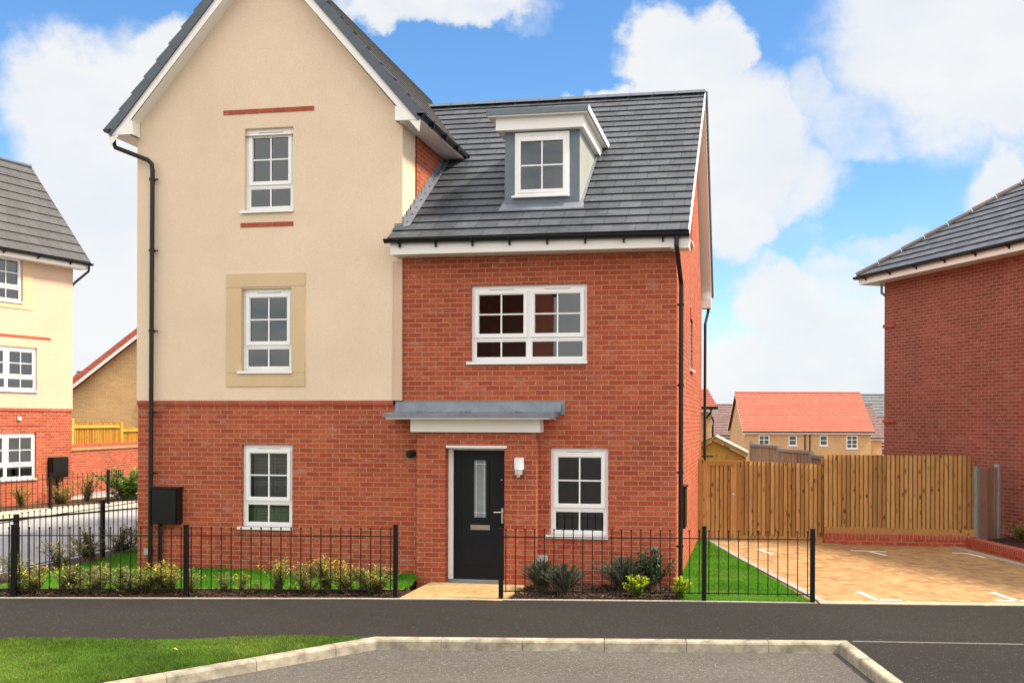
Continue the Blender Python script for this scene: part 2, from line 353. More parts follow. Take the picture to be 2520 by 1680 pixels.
def window(root,org,x0,x1,z0,z1,y,units=1,lower=True,sill=True,vent=True,setb=.055,room=True,blind=None,bars=True,mat='white',rb=.0,sillw=.06,side=0):
    """outside frame sits setb behind the wall plane y"""
    F=MB(); Y=y+setb; fo=.062
    fr=(Y,Y+.07)
    F.box(x0,x0+fo,*fr,z0,z1); F.box(x1-fo,x1,*fr,z0,z1)
    F.box(x0+fo,x1-fo,*fr,z0,z0+fo); F.box(x0+fo,x1-fo,*fr,z1-fo-.03,z1)
    uw=(x1-x0)/units
    for k in range(1,units): F.box(x0+k*uw-.035,x0+k*uw+.035,Y-.002,Y+.068,z0+fo,z1-fo-.03)
    zt=z0+(z1-z0)*.30
    if lower: 
        for k in range(units):
            a=x0+k*uw+(fo if k==0 else .035); b=x0+(k+1)*uw-(fo if k==units-1 else .035)
            F.box(a,b,Y-.001,Y+.066,zt-.03,zt+.03)
    win=F.build('window',M[mat],root,org)
    G=MB(); S=MB(); B=MB()
    for k in range(units):
        a=x0+k*uw+(fo-.01 if k==0 else .028); b=x0+(k+1)*uw-(fo-.01 if k==units-1 else .028)
        za=(zt+.022) if lower else z0+fo-.01; zb=z1-fo-.022
        w=.048; ys=(Y-.022,Y+.045)
        S.box(a,a+w,*ys,za,zb); S.box(b-w,b,*ys,za,zb); S.box(a+w,b-w,*ys,za,za+w); S.box(a+w,b-w,*ys,zb-w,zb)
        # bevel bead inside the sash
        for (p,q,r_,s_) in ((a+w,a+w+.012,za+w,zb-w),(b-w-.012,b-w,za+w,zb-w)): S.box(p,q,Y-.008,Y+.03,r_,s_)
        S.box(a+w+.012,b-w-.012,Y-.008,Y+.03,za+w,za+w+.012); S.box(a+w+.012,b-w-.012,Y-.008,Y+.03,zb-w-.012,zb-w)
        gx0,gx1,gz0,gz1=a+w,b-w,za+w,zb-w
        G.face([(gx0,Y+.02,gz0),(gx1,Y+.02,gz0),(gx1,Y+.02,gz1),(gx0,Y+.02,gz1)])
        cx=(gx0+gx1)/2; cz=(gz0+gz1)/2
        if bars:
            B.box(cx-.011,cx+.011,Y+.004,Y+.018,gz0,gz1); B.box(gx0,cx-.011,Y+.005,Y+.017,cz-.011,cz+.011); B.box(cx+.011,gx1,Y+.005,Y+.017,cz-.011,cz+.011)
        if lower:
            la=x0+k*uw+(fo if k==0 else .035); lb=x0+(k+1)*uw-(fo if k==units-1 else .035)
            ga,gb=z0+fo,zt-.03
            for (p,q_) in ((la,la+.014),(lb-.014,lb)): S.box(p,q_,Y+.004,Y+.03,ga,gb)
            S.box(la+.014,lb-.014,Y+.004,Y+.03,ga,ga+.014); S.box(la+.014,lb-.014,Y+.004,Y+.03,gb-.014,gb)
            G.face([(la,Y+.02,ga),(lb,Y+.02,ga),(lb,Y+.02,gb),(la,Y+.02,gb)])
            if bars: B.box((la+lb)/2-.011,(la+lb)/2+.011,Y+.004,Y+.018,ga+.014,gb-.014)
        if vent:
            vc=(a+b)/2; V=MB(); V.box(vc-.2,vc+.2,Y-.012,Y+.0,z1-.052,z1-.030); V.box(vc-.2,vc+.2,Y-.017,Y-.0,z1-.058,z1-.053)
            V.mi=1; V.box(vc-.2,vc+.2,Y-.010,Y-.0,z1-.064,z1-.0585); V.build('trickle_vent',[M['white'],M['grey']],win,org)
    S.build('sash',M[mat],win,org)
    if bars: B.build('glazing_bars',M[mat],win,org)
    G.build('pane',M['glass'],win,org)
    if sill:
        s=MB(); s.box(x0-.06,x1+.01,y-.045,Y+.02,z0-.028,z0); s.box(x0-.06,x1+.01,y-.045,y-.03,z0-.040,z0-.028); s.build('sill',M[mat],win,org)
    if room:
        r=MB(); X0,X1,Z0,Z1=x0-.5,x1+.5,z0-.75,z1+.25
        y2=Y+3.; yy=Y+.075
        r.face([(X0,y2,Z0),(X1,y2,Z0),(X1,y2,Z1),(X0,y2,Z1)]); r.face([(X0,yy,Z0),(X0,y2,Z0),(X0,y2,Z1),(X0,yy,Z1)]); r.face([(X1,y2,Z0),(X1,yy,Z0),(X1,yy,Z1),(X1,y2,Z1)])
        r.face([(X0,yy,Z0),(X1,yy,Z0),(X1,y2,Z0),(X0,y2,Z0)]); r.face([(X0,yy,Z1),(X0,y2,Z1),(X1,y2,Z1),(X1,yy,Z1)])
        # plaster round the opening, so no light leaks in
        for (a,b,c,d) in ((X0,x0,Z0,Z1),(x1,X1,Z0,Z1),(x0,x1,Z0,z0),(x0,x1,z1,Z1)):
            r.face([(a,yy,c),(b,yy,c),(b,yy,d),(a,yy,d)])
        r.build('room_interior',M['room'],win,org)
    if blind=='roller':
        b=MB(); b.box(x0+.05,x1-.05,Y+.045,Y+.05,z0+.25*(z1-z0),z1-.05); b.box(x0+.05,x1-.05,Y+.04,Y+.055,z0+.25*(z1-z0)-.03,z0+.25*(z1-z0)); b.build('roller_blind',M['blind'],win,org)
    if blind=='louvre':
        b=MB(); 
        for c0,c1 in ((x0+.10,(x0+x1)/2-.005),((x0+x1)/2+.005,x1-.10)):
            b.box(c0,c0+.04,Y+.16,Y+.19,z0+.05,z1-.12); b.box(c1-.04,c1,Y+.16,Y+.19,z0+.05,z1-.12)
            z=z0+.09
            while z<z1-.16:
                b.obox(((c0+c1)/2,Y+.175,z),(1,0,0),(0,.6,.8),(0,-.8,.6),(c1-c0)/2-.04,.028,.004); z+=.052
        b.build('louvre_shutters',M['shutter'],win,org)
    return win

def roof_courses(mb,A,B,D,C_,n,w_uv=0,thick=.022,jit=0.,butt=1):
    """A,B = eave left,right ; D,C_ = ridge left,right. stepped tile courses. mb.mi 0 tiles, 1 butts"""
    A,B,D,C_=[Vector(p) for p in (A,B,D,C_)]
    nrm=(B-A).cross(D-A).normalized()
    u=(B-A).normalized(); L=(D-A).dot(nrm.cross(u)); g=L/n
    e=nrm.cross(u)
    for i in range(n):
        t0,t1=i/n,(i+1)/n
        l0=A.lerp(D,t0); r0=B.lerp(C_,t0); l1=A.lerp(D,t1); r1=B.lerp(C_,t1)
        dz=nrm*thick; jt=0
        q=[l0+dz,r0+dz,r1,l1]
        uv=[((p-A).dot(u)+jt,(k)) for p,k in zip(q,(i*g+.002,i*g+.002,(i+1)*g-.002,(i+1)*g-.002))]
        uv=[(a+100,b+g*0) for a,b in uv]
        mb.mi=0; mb.face(q,uv=uv)
        mb.mi=butt; mb.face([l0-dz*.2,r0-dz*.2,r0+dz,l0+dz])
        mb.face([l0-dz*.2,l0+dz,l1],tint=0); mb.face([r0+dz,r0-dz*.2,r1],tint=0)
    mb.mi=0
    return g

def gutter(mb,p0,p1,r=.055,n=8):
    p0,p1=Vector(p0),Vector(p1); d=(p1-p0).normalized(); a=Vector((d.y,-d.x,0)); 
    sm=mb.smooth; mb.smooth=True
    for rr,fl in ((r,1),(r-.004,-1)):
        prev=None
        for k in range(n+1):
            th=math.pi*k/n; off=a*(math.cos(th)*rr)+Vector((0,0,-math.sin(th)*rr))
            if prev is not None:
                q=[p0+prev,p0+off,p1+off,p1+prev]; mb.face(q if fl>0 else q[::-1])
            prev=off
    mb.smooth=sm
    for p,s_ in ((p0,1),(p1,-1)):
        mb.face([p+a*(math.cos(math.pi*k/n)*r)+Vector((0,0,-math.sin(math.pi*k/n)*r)) for k in range(n+1)])
    mb.tube([p0+a*r,p1+a*r],.006,6); 
def brackets(mb,p0,p1,n,r=.055,back=.10,side=1):
    p0,p1=Vector(p0),Vector(p1); d=(p1-p0).normalized(); a=Vector((d.y,-d.x,0))
    for k in range(n):
        p=p0.lerp(p1,(k+.35)/n)
        mb.tube([p+a*(math.cos(t)*(r+.006))+Vector((0,0,-math.sin(t)*(r+.006))) for t in [math.pi*j/8 for j in range(9)]],.011,6)
        mb.obox(p-a*(r*.75)-Vector((0,0,r+.02)),d,a,(0,0,1),.014,.02,.035)

# ================================================================== MAIN HOUSE
YF=14.87; XL=-9.90; XM=-5.38; XR=-1.13
ORG=(-5.5,YF,0.)
house=thing('house','large semi detached house with cream rendered gable on the left and red brick right half','house',ORG)
W1=(-8.066,-7.205,.76,2.075); W2=(-8.066,-7.210,3.245,4.56); W3=(-8.025,-7.195,5.80,7.115)
WU=(-4.279,-2.472,3.364,4.535); WL=(-3.030,-2.146,.735,2.056)
DO=(-4.63,-3.70,-.05,2.06)
# brickwork
b=MB()
wall_y(b,XL,XM,-.3,2.70,YF,[W1],.11)
wall_y(b,XM,XR,-.3,5.02,YF,[WU,WL,DO],.11)
YB=22.2; YRG=19.3; ZR=8.70
def endz(y): return 5.02+ (ZR-5.02)*(1-(abs(y-YRG)/(YRG-YF) if y<YRG else (y-YRG)/(YB-YRG)))
# right gable end wall (faces +x), with two narrow side windows
EW1=(18.2,18.9,3.41,4.33); EW2=(17.9,18.5,5.68,6.3)
ys=sorted({YF,YB,YRG,EW1[0],EW1[1],EW2[0],EW2[1]}); 
for i in range(len(ys)-1):
    a_,c_=ys[i],ys[i+1]; segs=[-.3,None]
    cuts=[h for h in (EW1,EW2) if h[0]<(a_+c_)/2<h[1]]
    z=-.3
    for h in cuts: b.face([(XR,a_,z),(XR,c_,z),(XR,c_,h[2]),(XR,a_,h[2])]); z=h[3]
    b.face([(XR,a_,z),(XR,c_,z),(XR,c_,endz(c_)),(XR,a_,endz(a_))])
for h in (EW1,EW2):
    b.face([(XR-.1,h[0],h[2]),(XR,h[0],h[2]),(XR,h[0],h[3]),(XR-.1,h[0],h[3])]); b.face([(XR,h[1],h[2]),(XR-.1,h[1],h[2]),(XR-.1,h[1],h[3]),(XR,h[1],h[3])])
b.face([(XR,YB,-.3),(XL,YB,-.3),(XL,YB,5.02),(XR,YB,5.02)])
b.face([(XL,YB,-.3),(XL,YF,-.3),(XL,YF,7.1),(XL,YB,7.1)])
b.face([(XM+.02,15.44,5.0),(XM+.02,YB,5.0),(XM+.02,YB,7.2),(XM+.02,15.44,7.2)])
b.build('brick_wall',M['brick'],house,ORG)
# coloured brick band under the render and slip strips in the gable
b=MB(); b.box(XL-.012,-5.525,YF-.022,YF-.002,2.703,2.775,skip='b'); b.box(XL-.012,XL-.002,YF-.002,YB,2.703,2.775,skip='r'); b.build('brick_band',M['brick_strip'],house,ORG)
for (a_,c_,z_) in ((-8.39,-6.845,7.385),(-8.09,-7.19,5.575)):
    b=MB(); b.box(a_,c_,YF-.030,YF-.021,z_-.035,z_+.035); b.build('brick_strip',M['brick_strip'],house,ORG)
# render of the gable front
CX=-7.64; ZE=7.16; SL=1.15; HW=2.61; ZA=ZE+HW*SL
r=MB(); YR_=YF-.02
wall_y(r,XL-.012,XM,2.775,7.0,YR_,[W2,(W3[0],W3[1],W3[2],7.0)],.13)
# upper gable pieces round the top window
def ztop(x): return ZA-.14-abs(x-CX)*SL*1.0
xs=[XL-.012,W3[0],CX,W3[1],XM]
for i in range(4):
    a_,c_=xs[i],xs[i+1]; zb=7.0
    if i in (1,2): zb=W3[3]
    r.face([(a_,YR_,zb),(c_,YR_,zb),(c_,YR_,ztop(c_)),(a_,YR_,ztop(a_))])
a_,c_,z_=W3[0],W3[1],W3[3]
r.face([(a_,YR_,7.0),(a_,YR_+.13,7.0),(a_,YR_+.13,z_),(a_,YR_,z_)]); r.face([(c_,YR_+.13,7.0),(c_,YR_,7.0),(c_,YR_,z_),(c_,YR_+.13,z_)]); r.face([(a_,YR_,z_),(a_,YR_+.13,z_),(c_,YR_+.13,z_),(c_,YR_,z_)])
r.face([(XM,YR_,5.0),(XM,15.45,5.0),(XM,15.45,7.25),(XM,YR_,7.25)])
r.face([(XM,YR_,2.775),(XM,YF,2.775),(XM,YF,5.0),(XM,YR_,5.0)])
r.face([(XL-.012,YB,2.775),(XL-.012,YR_,2.775),(XL-.012,YR_,7.2),(XL-.012,YB,7.2)])
r.face([(XL-.012,YR_,2.775),(XL-.012,YF,2.775),(XM,YF,2.775),(XM,YR_,2.775)])
r.build('render_wall',M['render'],house,ORG)
r=MB(); r.box(-5.525,XM+.001,YF-.034,YF-.021,2.775,4.93); r.box(-5.531,-5.524,YF-.036,YF-.021,2.775,4.93); r.build('render_stop_strip',M['render_l'],house,ORG)
# stone surround of the middle window
s=MB(); y0,y1=YF-.036,YF-.021
s.box(-8.33,-6.985,y0,y1,4.585,4.80); s.box(-8.33,-6.985,y0,y1,3.0,3.215); s.box(-8.33,W2[0],y0,y1,3.219,4.581); s.box(W2[1],-6.985,y0,y1,3.219,4.581)
s.box(W2[0],W2[0]+.004,YF-.02,YF+.05,W2[2],W2[3])
s.build('stone_surround',M['stone'],house,ORG)
# windows
window(house,ORG,*W1,YF,blind='louvre'); window(house,ORG,*W2,YF-.02,setb=.065); window(house,ORG,*W3,YF-.02,setb=.065)
window(house,ORG,*WU,YF,units=2); window(house,ORG,*WL,YF)
for h in (EW1,EW2):
    w=MB(); w.box(XR-.07,XR-.03,h[0],h[1],h[2],h[3]); ww=w.build('window',M['white'],house,ORG)
    w=MB(); w.box(XR-.03,XR-.02,h[0]+.07,h[1]-.07,h[2]+.07,h[3]-.07); w.build('pane',M['glass'],ww,ORG)
    w=MB(); w.box(XR-.05,XR+.05,h[0]-.05,h[1]+.05,h[2]-.03,h[2]); w.build('sill',M['white'],ww,ORG)
    w=MB(); w.box(XR,XR+.014,h[0],h[1],h[3],h[3]+.2); w.build('soldier_course',M['brick_strip'],house,ORG)
# ---- porch
PX0,PX1,PY=-5.08,-3.215,14.70
p=MB(); wall_y(p,PX0,PX1,-.3,2.31,PY,[(DO[0],DO[1],-.3,2.075)],.165)
p.face([(PX0,YF,-.3),(PX0,PY,-.3),(PX0,PY,2.31),(PX0,YF,2.31)]); p.face([(PX1,PY,-.3),(PX1,YF,-.3),(PX1,YF,2.31),(PX1,PY,2.31)])
p.build('porch_brickwork',M['brick'],house,ORG)
can=MB(); can.box(-5.155,-3.135,14.61,YF-.003,2.29,2.486); cf=can.build('porch_fascia',M['fascia'],house,ORG)
can=MB(); can.box(-5.46,-2.94,14.37,YF-.002,2.486,2.512); can.build('porch_soffit',M['soffit'],house,ORG)
can=MB()
can.box(-5.50,-2.90,14.345,YF-.004,2.513,2.565)
can.face([(-5.50,14.345,2.566),(-2.90,14.345,2.566),(-2.90,14.80,2.60),(-5.50,14.80,2.60)])
can.face([(-5.48,14.80,2.60),(-2.86,14.80,2.60),(-2.86,YF-.006,2.765),(-5.48,YF-.006,2.765)])
can.box(-5.49,-2.80,YF-.014,YF-.003,2.56,2.765)
for k,x_ in enumerate((-5.42,-4.62,-3.86)):
    can.box(x_,x_+.74,14.50,14.56,2.58,2.594,skip='')
for x_ in (-5.03,-4.27,-3.5): can.box(x_-.02,x_+.02,14.34,14.8,2.566,2.606)
can.box(-3.03,-2.898,14.34,14.8,2.56,2.60)
can.build('canopy_roof',M['lead'],house,ORG)
# ---- door
dx0,dx1=-4.555,-3.715
d=MB(); YD=YF+.0
d.box(DO[0],dx0,YD,YD+.09,0.0,2.06); d.box(dx1,DO[1],YD,YD+.09,0.0,2.06); d.box(dx0,dx1,YD,YD+.09,2.015,2.06)
door_frame=d.build('door_frame',M['white'],house,ORG)
d=MB(); d.box(DO[0],DO[1],YD-.03,YD+.09,-.01,.035); d.build('door_threshold',M['steel'],door_frame,ORG)
d=MB(); d.box(DO[0]-.02,DO[1]+.02,PY-.05,YD-.03,-.06,-.005); d.build('door_step',M['lead'],door_frame,ORG)
d=MB(); d.box(-4.61,-3.66,PY-.035,PY+.01,2.05,2.085); d.build('door_head_trim',M['white'],door_frame,ORG)
d=MB(); yd=YD+.025
gl=(-4.235,-4.035,.98,1.86)
wall_y(d,dx0+.004,dx1-.004,.04,2.012,yd,[gl],.03)
# moulded rim round the glazed light and panel grooves
for (a_,c_,e_,g_) in ((gl[0]-.045,gl[0],gl[2]-.045,gl[3]+.045),(gl[1],gl[1]+.045,gl[2]-.045,gl[3]+.045),(gl[0],gl[1],gl[3],gl[3]+.045),(gl[0],gl[1],gl[2]-.045,gl[2])):
    d.box(a_,c_,yd-.014,yd+.002,e_,g_)
d.box(dx0+.10,dx1-.10,yd-.006,yd+.002,.235,.245); d.box(dx0+.12,dx0+.126,yd-.003,yd+.002,.245,1.9); d.box(dx1-.126,dx1-.12,yd-.003,yd+.002,.245,1.9); d.box(dx0+.126,dx1-.126,yd-.003,yd+.002,1.9,1.906)
door=d.build('door',M['door'],house,ORG)
g=MB(); g.face([(gl[0],yd+.015,gl[2]),(gl[1],yd+.015,gl[2]),(gl[1],yd+.015,gl[3]),(gl[0],yd+.015,gl[3])]); 
g.build('door_light',plain('leaded_door_glass',(.20,.235,.25),.12,noise=.25,nscale=4),door,ORG)
g=MB(); 
for x_ in (gl[0]+.036,gl[1]-.036): g.box(x_-.003,x_+.003,yd+.008,yd+.013,gl[2],gl[3])
for z_ in (gl[2]+.07,gl[3]-.06): g.box(gl[0],gl[1],yd+.007,yd+.012,z_-.003,z_+.003)
g.build('lead_strips',M['opal'],door,ORG)
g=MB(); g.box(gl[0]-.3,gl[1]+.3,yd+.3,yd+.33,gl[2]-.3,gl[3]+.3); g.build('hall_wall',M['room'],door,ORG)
g=MB(); g.box(-4.28,-3.975,yd-.012,yd-.001,.79,.865); g.box(-4.265,-3.99,yd-.02,yd-.012,.803,.852); g.build('letterbox',M['steel'],door,ORG)
g=MB(); g.box(-3.795,-3.762,yd-.012,yd-.001,.90,1.13); g.tube([(-3.778,yd-.01,1.07),(-3.778,yd-.06,1.07),(-3.80,yd-.065,1.07),(-3.90,yd-.06,1.066)],.010,8); g.sphere((-3.778,yd-.013,.96),.014)
g.build('door_handle',M['steel'],door,ORG)
g=MB(); g.tube([(-3.79,yd-.001,1.56),(-3.79,yd-.012,1.56)],.012,8); g.build('door_lock',M['steel'],door,ORG)
# ---- wall lamp, flue, meter boxes
lx=-3.468
g=MB(); g.box(lx-.075,lx+.075,PY-.02,PY-.001,1.66,1.915); wl=g.build('wall_lamp',M['steel'],house,ORG)
def halfcyl(mb,cx,cy,r_,z0,z1,n=14):
    sv=mb.smooth; mb.smooth=True
    P=[(cx-math.cos(math.pi*k/n)*r_,cy-math.sin(math.pi*k/n)*r_*1.1) for k in range(n+1)]
    for k in range(n): mb.face([(*P[k],z0),(*P[k+1],z0),(*P[k+1],z1),(*P[k],z1)])
    mb.smooth=sv
    mb.face([(*q_,z1) for q_ in P]); mb.face([(*q_,z0) for q_ in P[::-1]])
g=MB(); halfcyl(g,lx,PY-.02,.075,1.735,1.905); g.build('lamp_diffuser',M['opal'],wl,ORG)
g=MB(); halfcyl(g,lx,PY-.02,.079,1.655,1.735); g.box(lx-.028,lx+.028,PY-.07,PY-.01,1.615,1.655); g.build('lamp_base',M['steel'],wl,ORG)
g=MB(); g.tube([(-5.215,YF,1.95),(-5.215,YF-.12,1.945)],.062,18); g.tube([(-5.215,YF-.12,1.945),(-5.215,YF-.17,1.945)],.040,14); g.build('boiler_flue',M['black'],house,ORG)
g=MB(); g.box(-9.545,-9.10,YF-.16,YF-.001,.79,1.36); g.box(-9.53,-9.115,YF-.185,YF-.16,.80,1.35); g.box(-9.565,-9.08,YF-.20,YF-.001,1.36,1.385); mb_=g.build('meter_box',M['box'],house,ORG)
g=MB(); g.tube([(-9.46,YF-.06,.79),(-9.46,YF-.06,-.1)],.032,12); g.build('meter_pipe',M['box'],mb_,ORG)
g=MB(); g.box(-3.215,-3.06,YF-.09,YF-.001,.335,.43); gm=g.build('utility_box',M['grey'],house,ORG)
g=MB(); g.box(-3.175,-3.105,YF-.055,YF-.001,-.1,.335); g.build('cable_duct',M['grey'],gm,ORG)
g=MB(); g.box(-9.76,-9.645,YF-.05,YF-.001,.27,.37); g.build('wall_vent',M['grey'],house,ORG)
g=MB(); g.box(XR,XR+.06,16.05,16.5,.75,1.40); g.box(XR,XR+.08,16.03,16.52,1.40,1.43); g.build('meter_box',M['box'],house,ORG)
# ---- lower (right) roof
EY,EZ=14.52,5.22
rf=MB(); n=22
sl=(ZR+.06-EZ)/(YRG-EY)
def rz(y): return EZ+(y-EY)*sl
XV=-.935
# first courses overhang in front of the gable, the others run on inside it
k=2; yk=EY+(YRG-EY)*k/n
roof_courses(rf,(-5.50,EY,EZ),(XV,EY,EZ),(-5.50,yk,rz(yk)),(XV,yk,rz(yk)),k)
g0=math.hypot(YRG-EY,ZR+.06-EZ)/n
rb_=MB(); roof_courses(rb_,(-7.3,yk,rz(yk)),(XV,yk,rz(yk)),(-7.3,YRG,ZR+.06),(XV,YRG,ZR+.06),n-k)
for i,f in enumerate(rb_.f):
    rf.mi=rb_.m[i]; rf.face([rb_.v[j] for j in f],uv=[(u,v+k*g0) for u,v in rb_.uv[i]])
roof_courses(rf,(XV,YB+.35,EZ),(-7.3,YB+.35,EZ),(XV,YRG,ZR+.06),(-7.3,YRG,ZR+.06),12)
rf.mi=1; rf.face([(-5.5,EY,EZ-.03),(XV,EY,EZ-.03),(XV,YRG,ZR+.02),(-5.5,YRG,ZR+.02)]); rf.face([(XV,YB+.35,EZ-.03),(-5.5,YB+.35,EZ-.03),(-5.5,YRG,ZR+.02),(XV,YRG,ZR+.02)])
roofR=rf.build('roof',[M['tile'],M['butt']],house,ORG); roofR['label']='slate grey tiled roof over the brick half'
g=MB(); x_=-7.3
while x_<XV-.05:
    x2=min(x_+.45,XV+.01)
    for sgn in (-1,1):
        g.face([(x_,YRG,ZR+.125),(x_,YRG+sgn*.15,ZR+.125-.10),(x2-.006,YRG+sgn*.15,ZR+.125-.10),(x2-.006,YRG,ZR+.125)][::sgn])
    g.face([(x2,YRG-.15,ZR+.02),(x2,YRG+.15,ZR+.02),(x2,YRG,ZR+.125)])
    x_=x2
g.build('ridge_tiles',M['verge'],roofR,ORG)
# verge of the right end: white edge, dark verge cover, soffit underneath
g=MB()
for (ya,yb) in ((EY,YRG),(YB+.35,YRG)):
    za,zb=EZ,ZR+.06
    for (x0,x1,d0,d1) in ((XV-.001,XV+.016,.026,-.012),):
        g.face([(x1,ya,za-.07),(x1,yb,zb-.07),(x1,yb,zb+.012),(x1,ya,za+.012)])
        g.face([(x0,ya,za+.012),(x1,ya,za+.012),(x1,yb,zb+.012),(x0,yb,zb+.012)])
    
g.build('verge_trim',M['white'],roofR,ORG)
g=MB()
for (ya,yb) in ((EY,YRG),(YB+.35,YRG)):
    za,zb=EZ-.07,ZR-.01
    g.face([(XV+.008,ya,za-.13),(XV+.008,yb,zb-.13),(XV+.008,yb,zb),(XV+.008,ya,za)]); g.face([(XR-.01,ya,za-.13),(XV+.008,ya,za-.13),(XV+.008,yb,zb-.13),(XR-.01,yb,zb-.13)])
g.box(XR-.05,XV+.008,YF-.34,YF-.02,4.97,5.15); g.box(XR-.05,XV+.008,YB+.02,YB+.34,4.97,5.15)
g.build('verge_board',M['fascia'],roofR,ORG)
g=MB(); g.tube([(XV+.02,YB+.36,EZ+.02),(XV+.02,YRG,ZR+.08)],.035,6); g.build('verge_cap',M['verge'],roofR,ORG)
# eaves of the brick half
g=MB(); g.box(-5.455,-.955,14.535,14.555,4.985,5.19); g.build('fascia_board',M['fascia'],house,ORG)
g=MB(); g.box(-5.455,-.955,14.555,YF+.0,4.985,5.0); g.box(-5.455,-5.44,14.555,YF-.035,5.0,5.2); g.build('soffit_board',M['soffit'],house,ORG)
g=MB(); gutter(g,(-5.53,14.475,5.205),(-.915,14.475,5.175),.058); brackets(g,(-5.5,14.475,5.20),(-.93,14.475,5.175),8,.058); gut=g.build('gutter',M['black'],house,ORG)
g=MB(); g.tube([(-1.10,14.475,5.13),(-1.10,14.475,5.0),(-1.09,14.49,4.93),(-1.075,14.90,4.60),(-1.065,14.97,4.5),(-1.065,14.98,-.1)],.034,12)
for z_ in (4.2,3.0,1.7,.6): g.tube([(-1.065,14.98,z_-.02),(-1.065,14.98,z_+.02)],.043,12); g.box(-1.13,-1.06,14.955,15.005,z_-.012,z_+.012)
g.build('downpipe',M['black'],house,ORG)
g=MB(); g.tube([(-1.0,YB+.30,5.0),(-1.0,YB+.25,4.9),(-1.045,YB-.15,4.6),(-1.05,YB-.16,-.1)],.032,8)
g.build('downpipe',M['black'],house,ORG)
# ---- gable roof (ridge runs away from the camera)
rf=MB(); YV=14.62; YBk=YB+.3; n=12; M['butt_lit']=plain('lit_tile_edge',(.10,.085,.075),.7)  # paler tile edges, the sunlight on them is put into the colour
roof_courses(rf,(CX+HW,YV,ZE),(CX+HW,YBk,ZE),(CX,YV,ZA),(CX,YBk,ZA),13,thick=.018)
roof_courses(rf,(CX-HW,YBk,ZE),(CX-HW,YV,ZE),(CX,YBk,ZA),(CX,YV,ZA),n,thick=.03)
roofG=rf.build('roof',[M['tile_steep'],M['butt_lit']],house,ORG); roofG['label']='steep dark tiled roof over the cream gable'
# dry verge caps, one per course, each lapping the one below
g=MB()
for sgn in (-1,1):
    for i in range(n+1):
        t0,t1=(i+.0)/n,(i+.99)/n
        if i==0: t0=-.02
        if i==n: continue
        x0,z0=CX+sgn*HW*(1-t0),ZE+(ZA-ZE)*t0; x1,z1=CX+sgn*HW*(1-t1),ZE+(ZA-ZE)*t1
        nx,nz=sgn*SL/math.hypot(1,SL),1/math.hypot(1,SL)
        o0,o1=.062,.034
        A0=(x0+nx*o0,YV-.03,z0+nz*o0);A1=(x1+nx*o1,YV-.03,z1+nz*o1);B0=(x0-nx*.10,YV-.03,z0-nz*.10);B1=(x1-nx*.10,YV-.03,z1-nz*.10)
        bk=lambda p_,d=.12:(p_[0],p_[1]+d,p_[2])
        fr=[B0,A0,A1,B1]; fr=fr if sgn<0 else fr[::-1]
        g.face(fr); tp=[A0,bk(A0),bk(A1),A1]; g.face(tp if sgn<0 else tp[::-1]); g.face([A0,B0,bk(B0),bk(A0)]); bt=[B0,B1,bk(B1),bk(B0)]; g.face(bt)
g.build('verge_caps',M['verge'],roofG,ORG)
# barge boards with box ends
g=MB(); nx,nz=SL/math.hypot(1,SL),1/math.hypot(1,SL)
for sgn in (-1,1):
    def pt(hw,off,y): # point on slope line lowered vertically by off
        return (CX+sgn*hw,y,ZA-hw*SL-off)
    y0=YV+.0; y1=YV+.02
    a_=[pt(0,.09,y0),pt(HW+.02,.09,y0),pt(HW-.0,.30,y0),pt(0,.33,y0)]
    g.face(a_ if sgn<0 else a_[::-1])
    # box end
    xe=CX+sgn*(HW-.0); xi=CX+sgn*(2.24-.02)
    zb=ZE-.08-.03
    poly=[(xe,y0-.006,ZE-.06),(xe,y0-.006,zb),(xi,y0-.006,zb),(xi,y0-.006,ZA-2.22*SL-.33)]
    g.face(poly if sgn<0 else poly[::-1])
    q_=[(xi,y0-.006,zb),(xi,YF-.03,zb),(xi,YF-.03,ZA-2.22*SL-.33),(xi,y0-.006,ZA-2.22*SL-.33)]; g.face(q_)
    s_=[pt(0,.33,y0),pt(2.22,.33,y0),pt(2.22,.33,YF-.02),pt(0,.33,YF-.02)]
    g.face(s_)
    # eaves fascia and soffit running back
    g.face([(xe,y0,zb),(xe,YBk,zb),(xe,YBk,ZE-.02),(xe,y0,ZE-.02)]); 
g.build('barge_board',M['fascia'],roofG,ORG)
g=MB()
for sgn in (-1,1):
    xe=CX+sgn*(HW-.003); xi=XM if sgn>0 else XL-.012; zb=ZE-.11
    g=MB(); g.face([(xi,YV,zb+.002),(xe,YV,zb+.002),(xe,YBk,zb+.002),(xi,YBk,zb+.002)]); g.build('eaves_soffit',M['soffit'],roofG,ORG)
g=MB(); gutter(g,(CX+HW+.03,YBk,ZE-.02),(CX+HW+.03,YV-.03,ZE-.02),.062) ; brackets(g,(CX+HW+.03,YV+3.3,ZE-.02),(CX+HW+.03,YV,ZE-.02),5,.062); g.build('gutter',M['black'],house,ORG)
g=MB(); gutter(g,(CX-HW-.03,YV-.05,ZE-.02),(CX-HW-.03,YBk,ZE-.02),.062); g.build('gutter',M['black'],house,ORG)
g=MB(); g.tube([(-10.25,14.72,7.10),(-10.25,14.72,6.96),(-10.22,14.72,6.88),(-9.66,14.75,6.66),(-9.60,14.76,6.60),(-9.59,14.77,6.5),(-9.61,14.77,-.1)],.036,12)
for z_ in (6.35,5.2,3.9,2.58,1.6,.9): g.tube([(-9.60,14.77,z_-.02),(-9.60,14.77,z_+.02)],.046,12); g.box(-9.60,-9.50,14.775,14.795,z_-.012,z_+.012); g.box(-9.62,-9.58,14.79,14.85,z_-.012,z_+.012)
g.build('downpipe',M['black'],house,ORG)
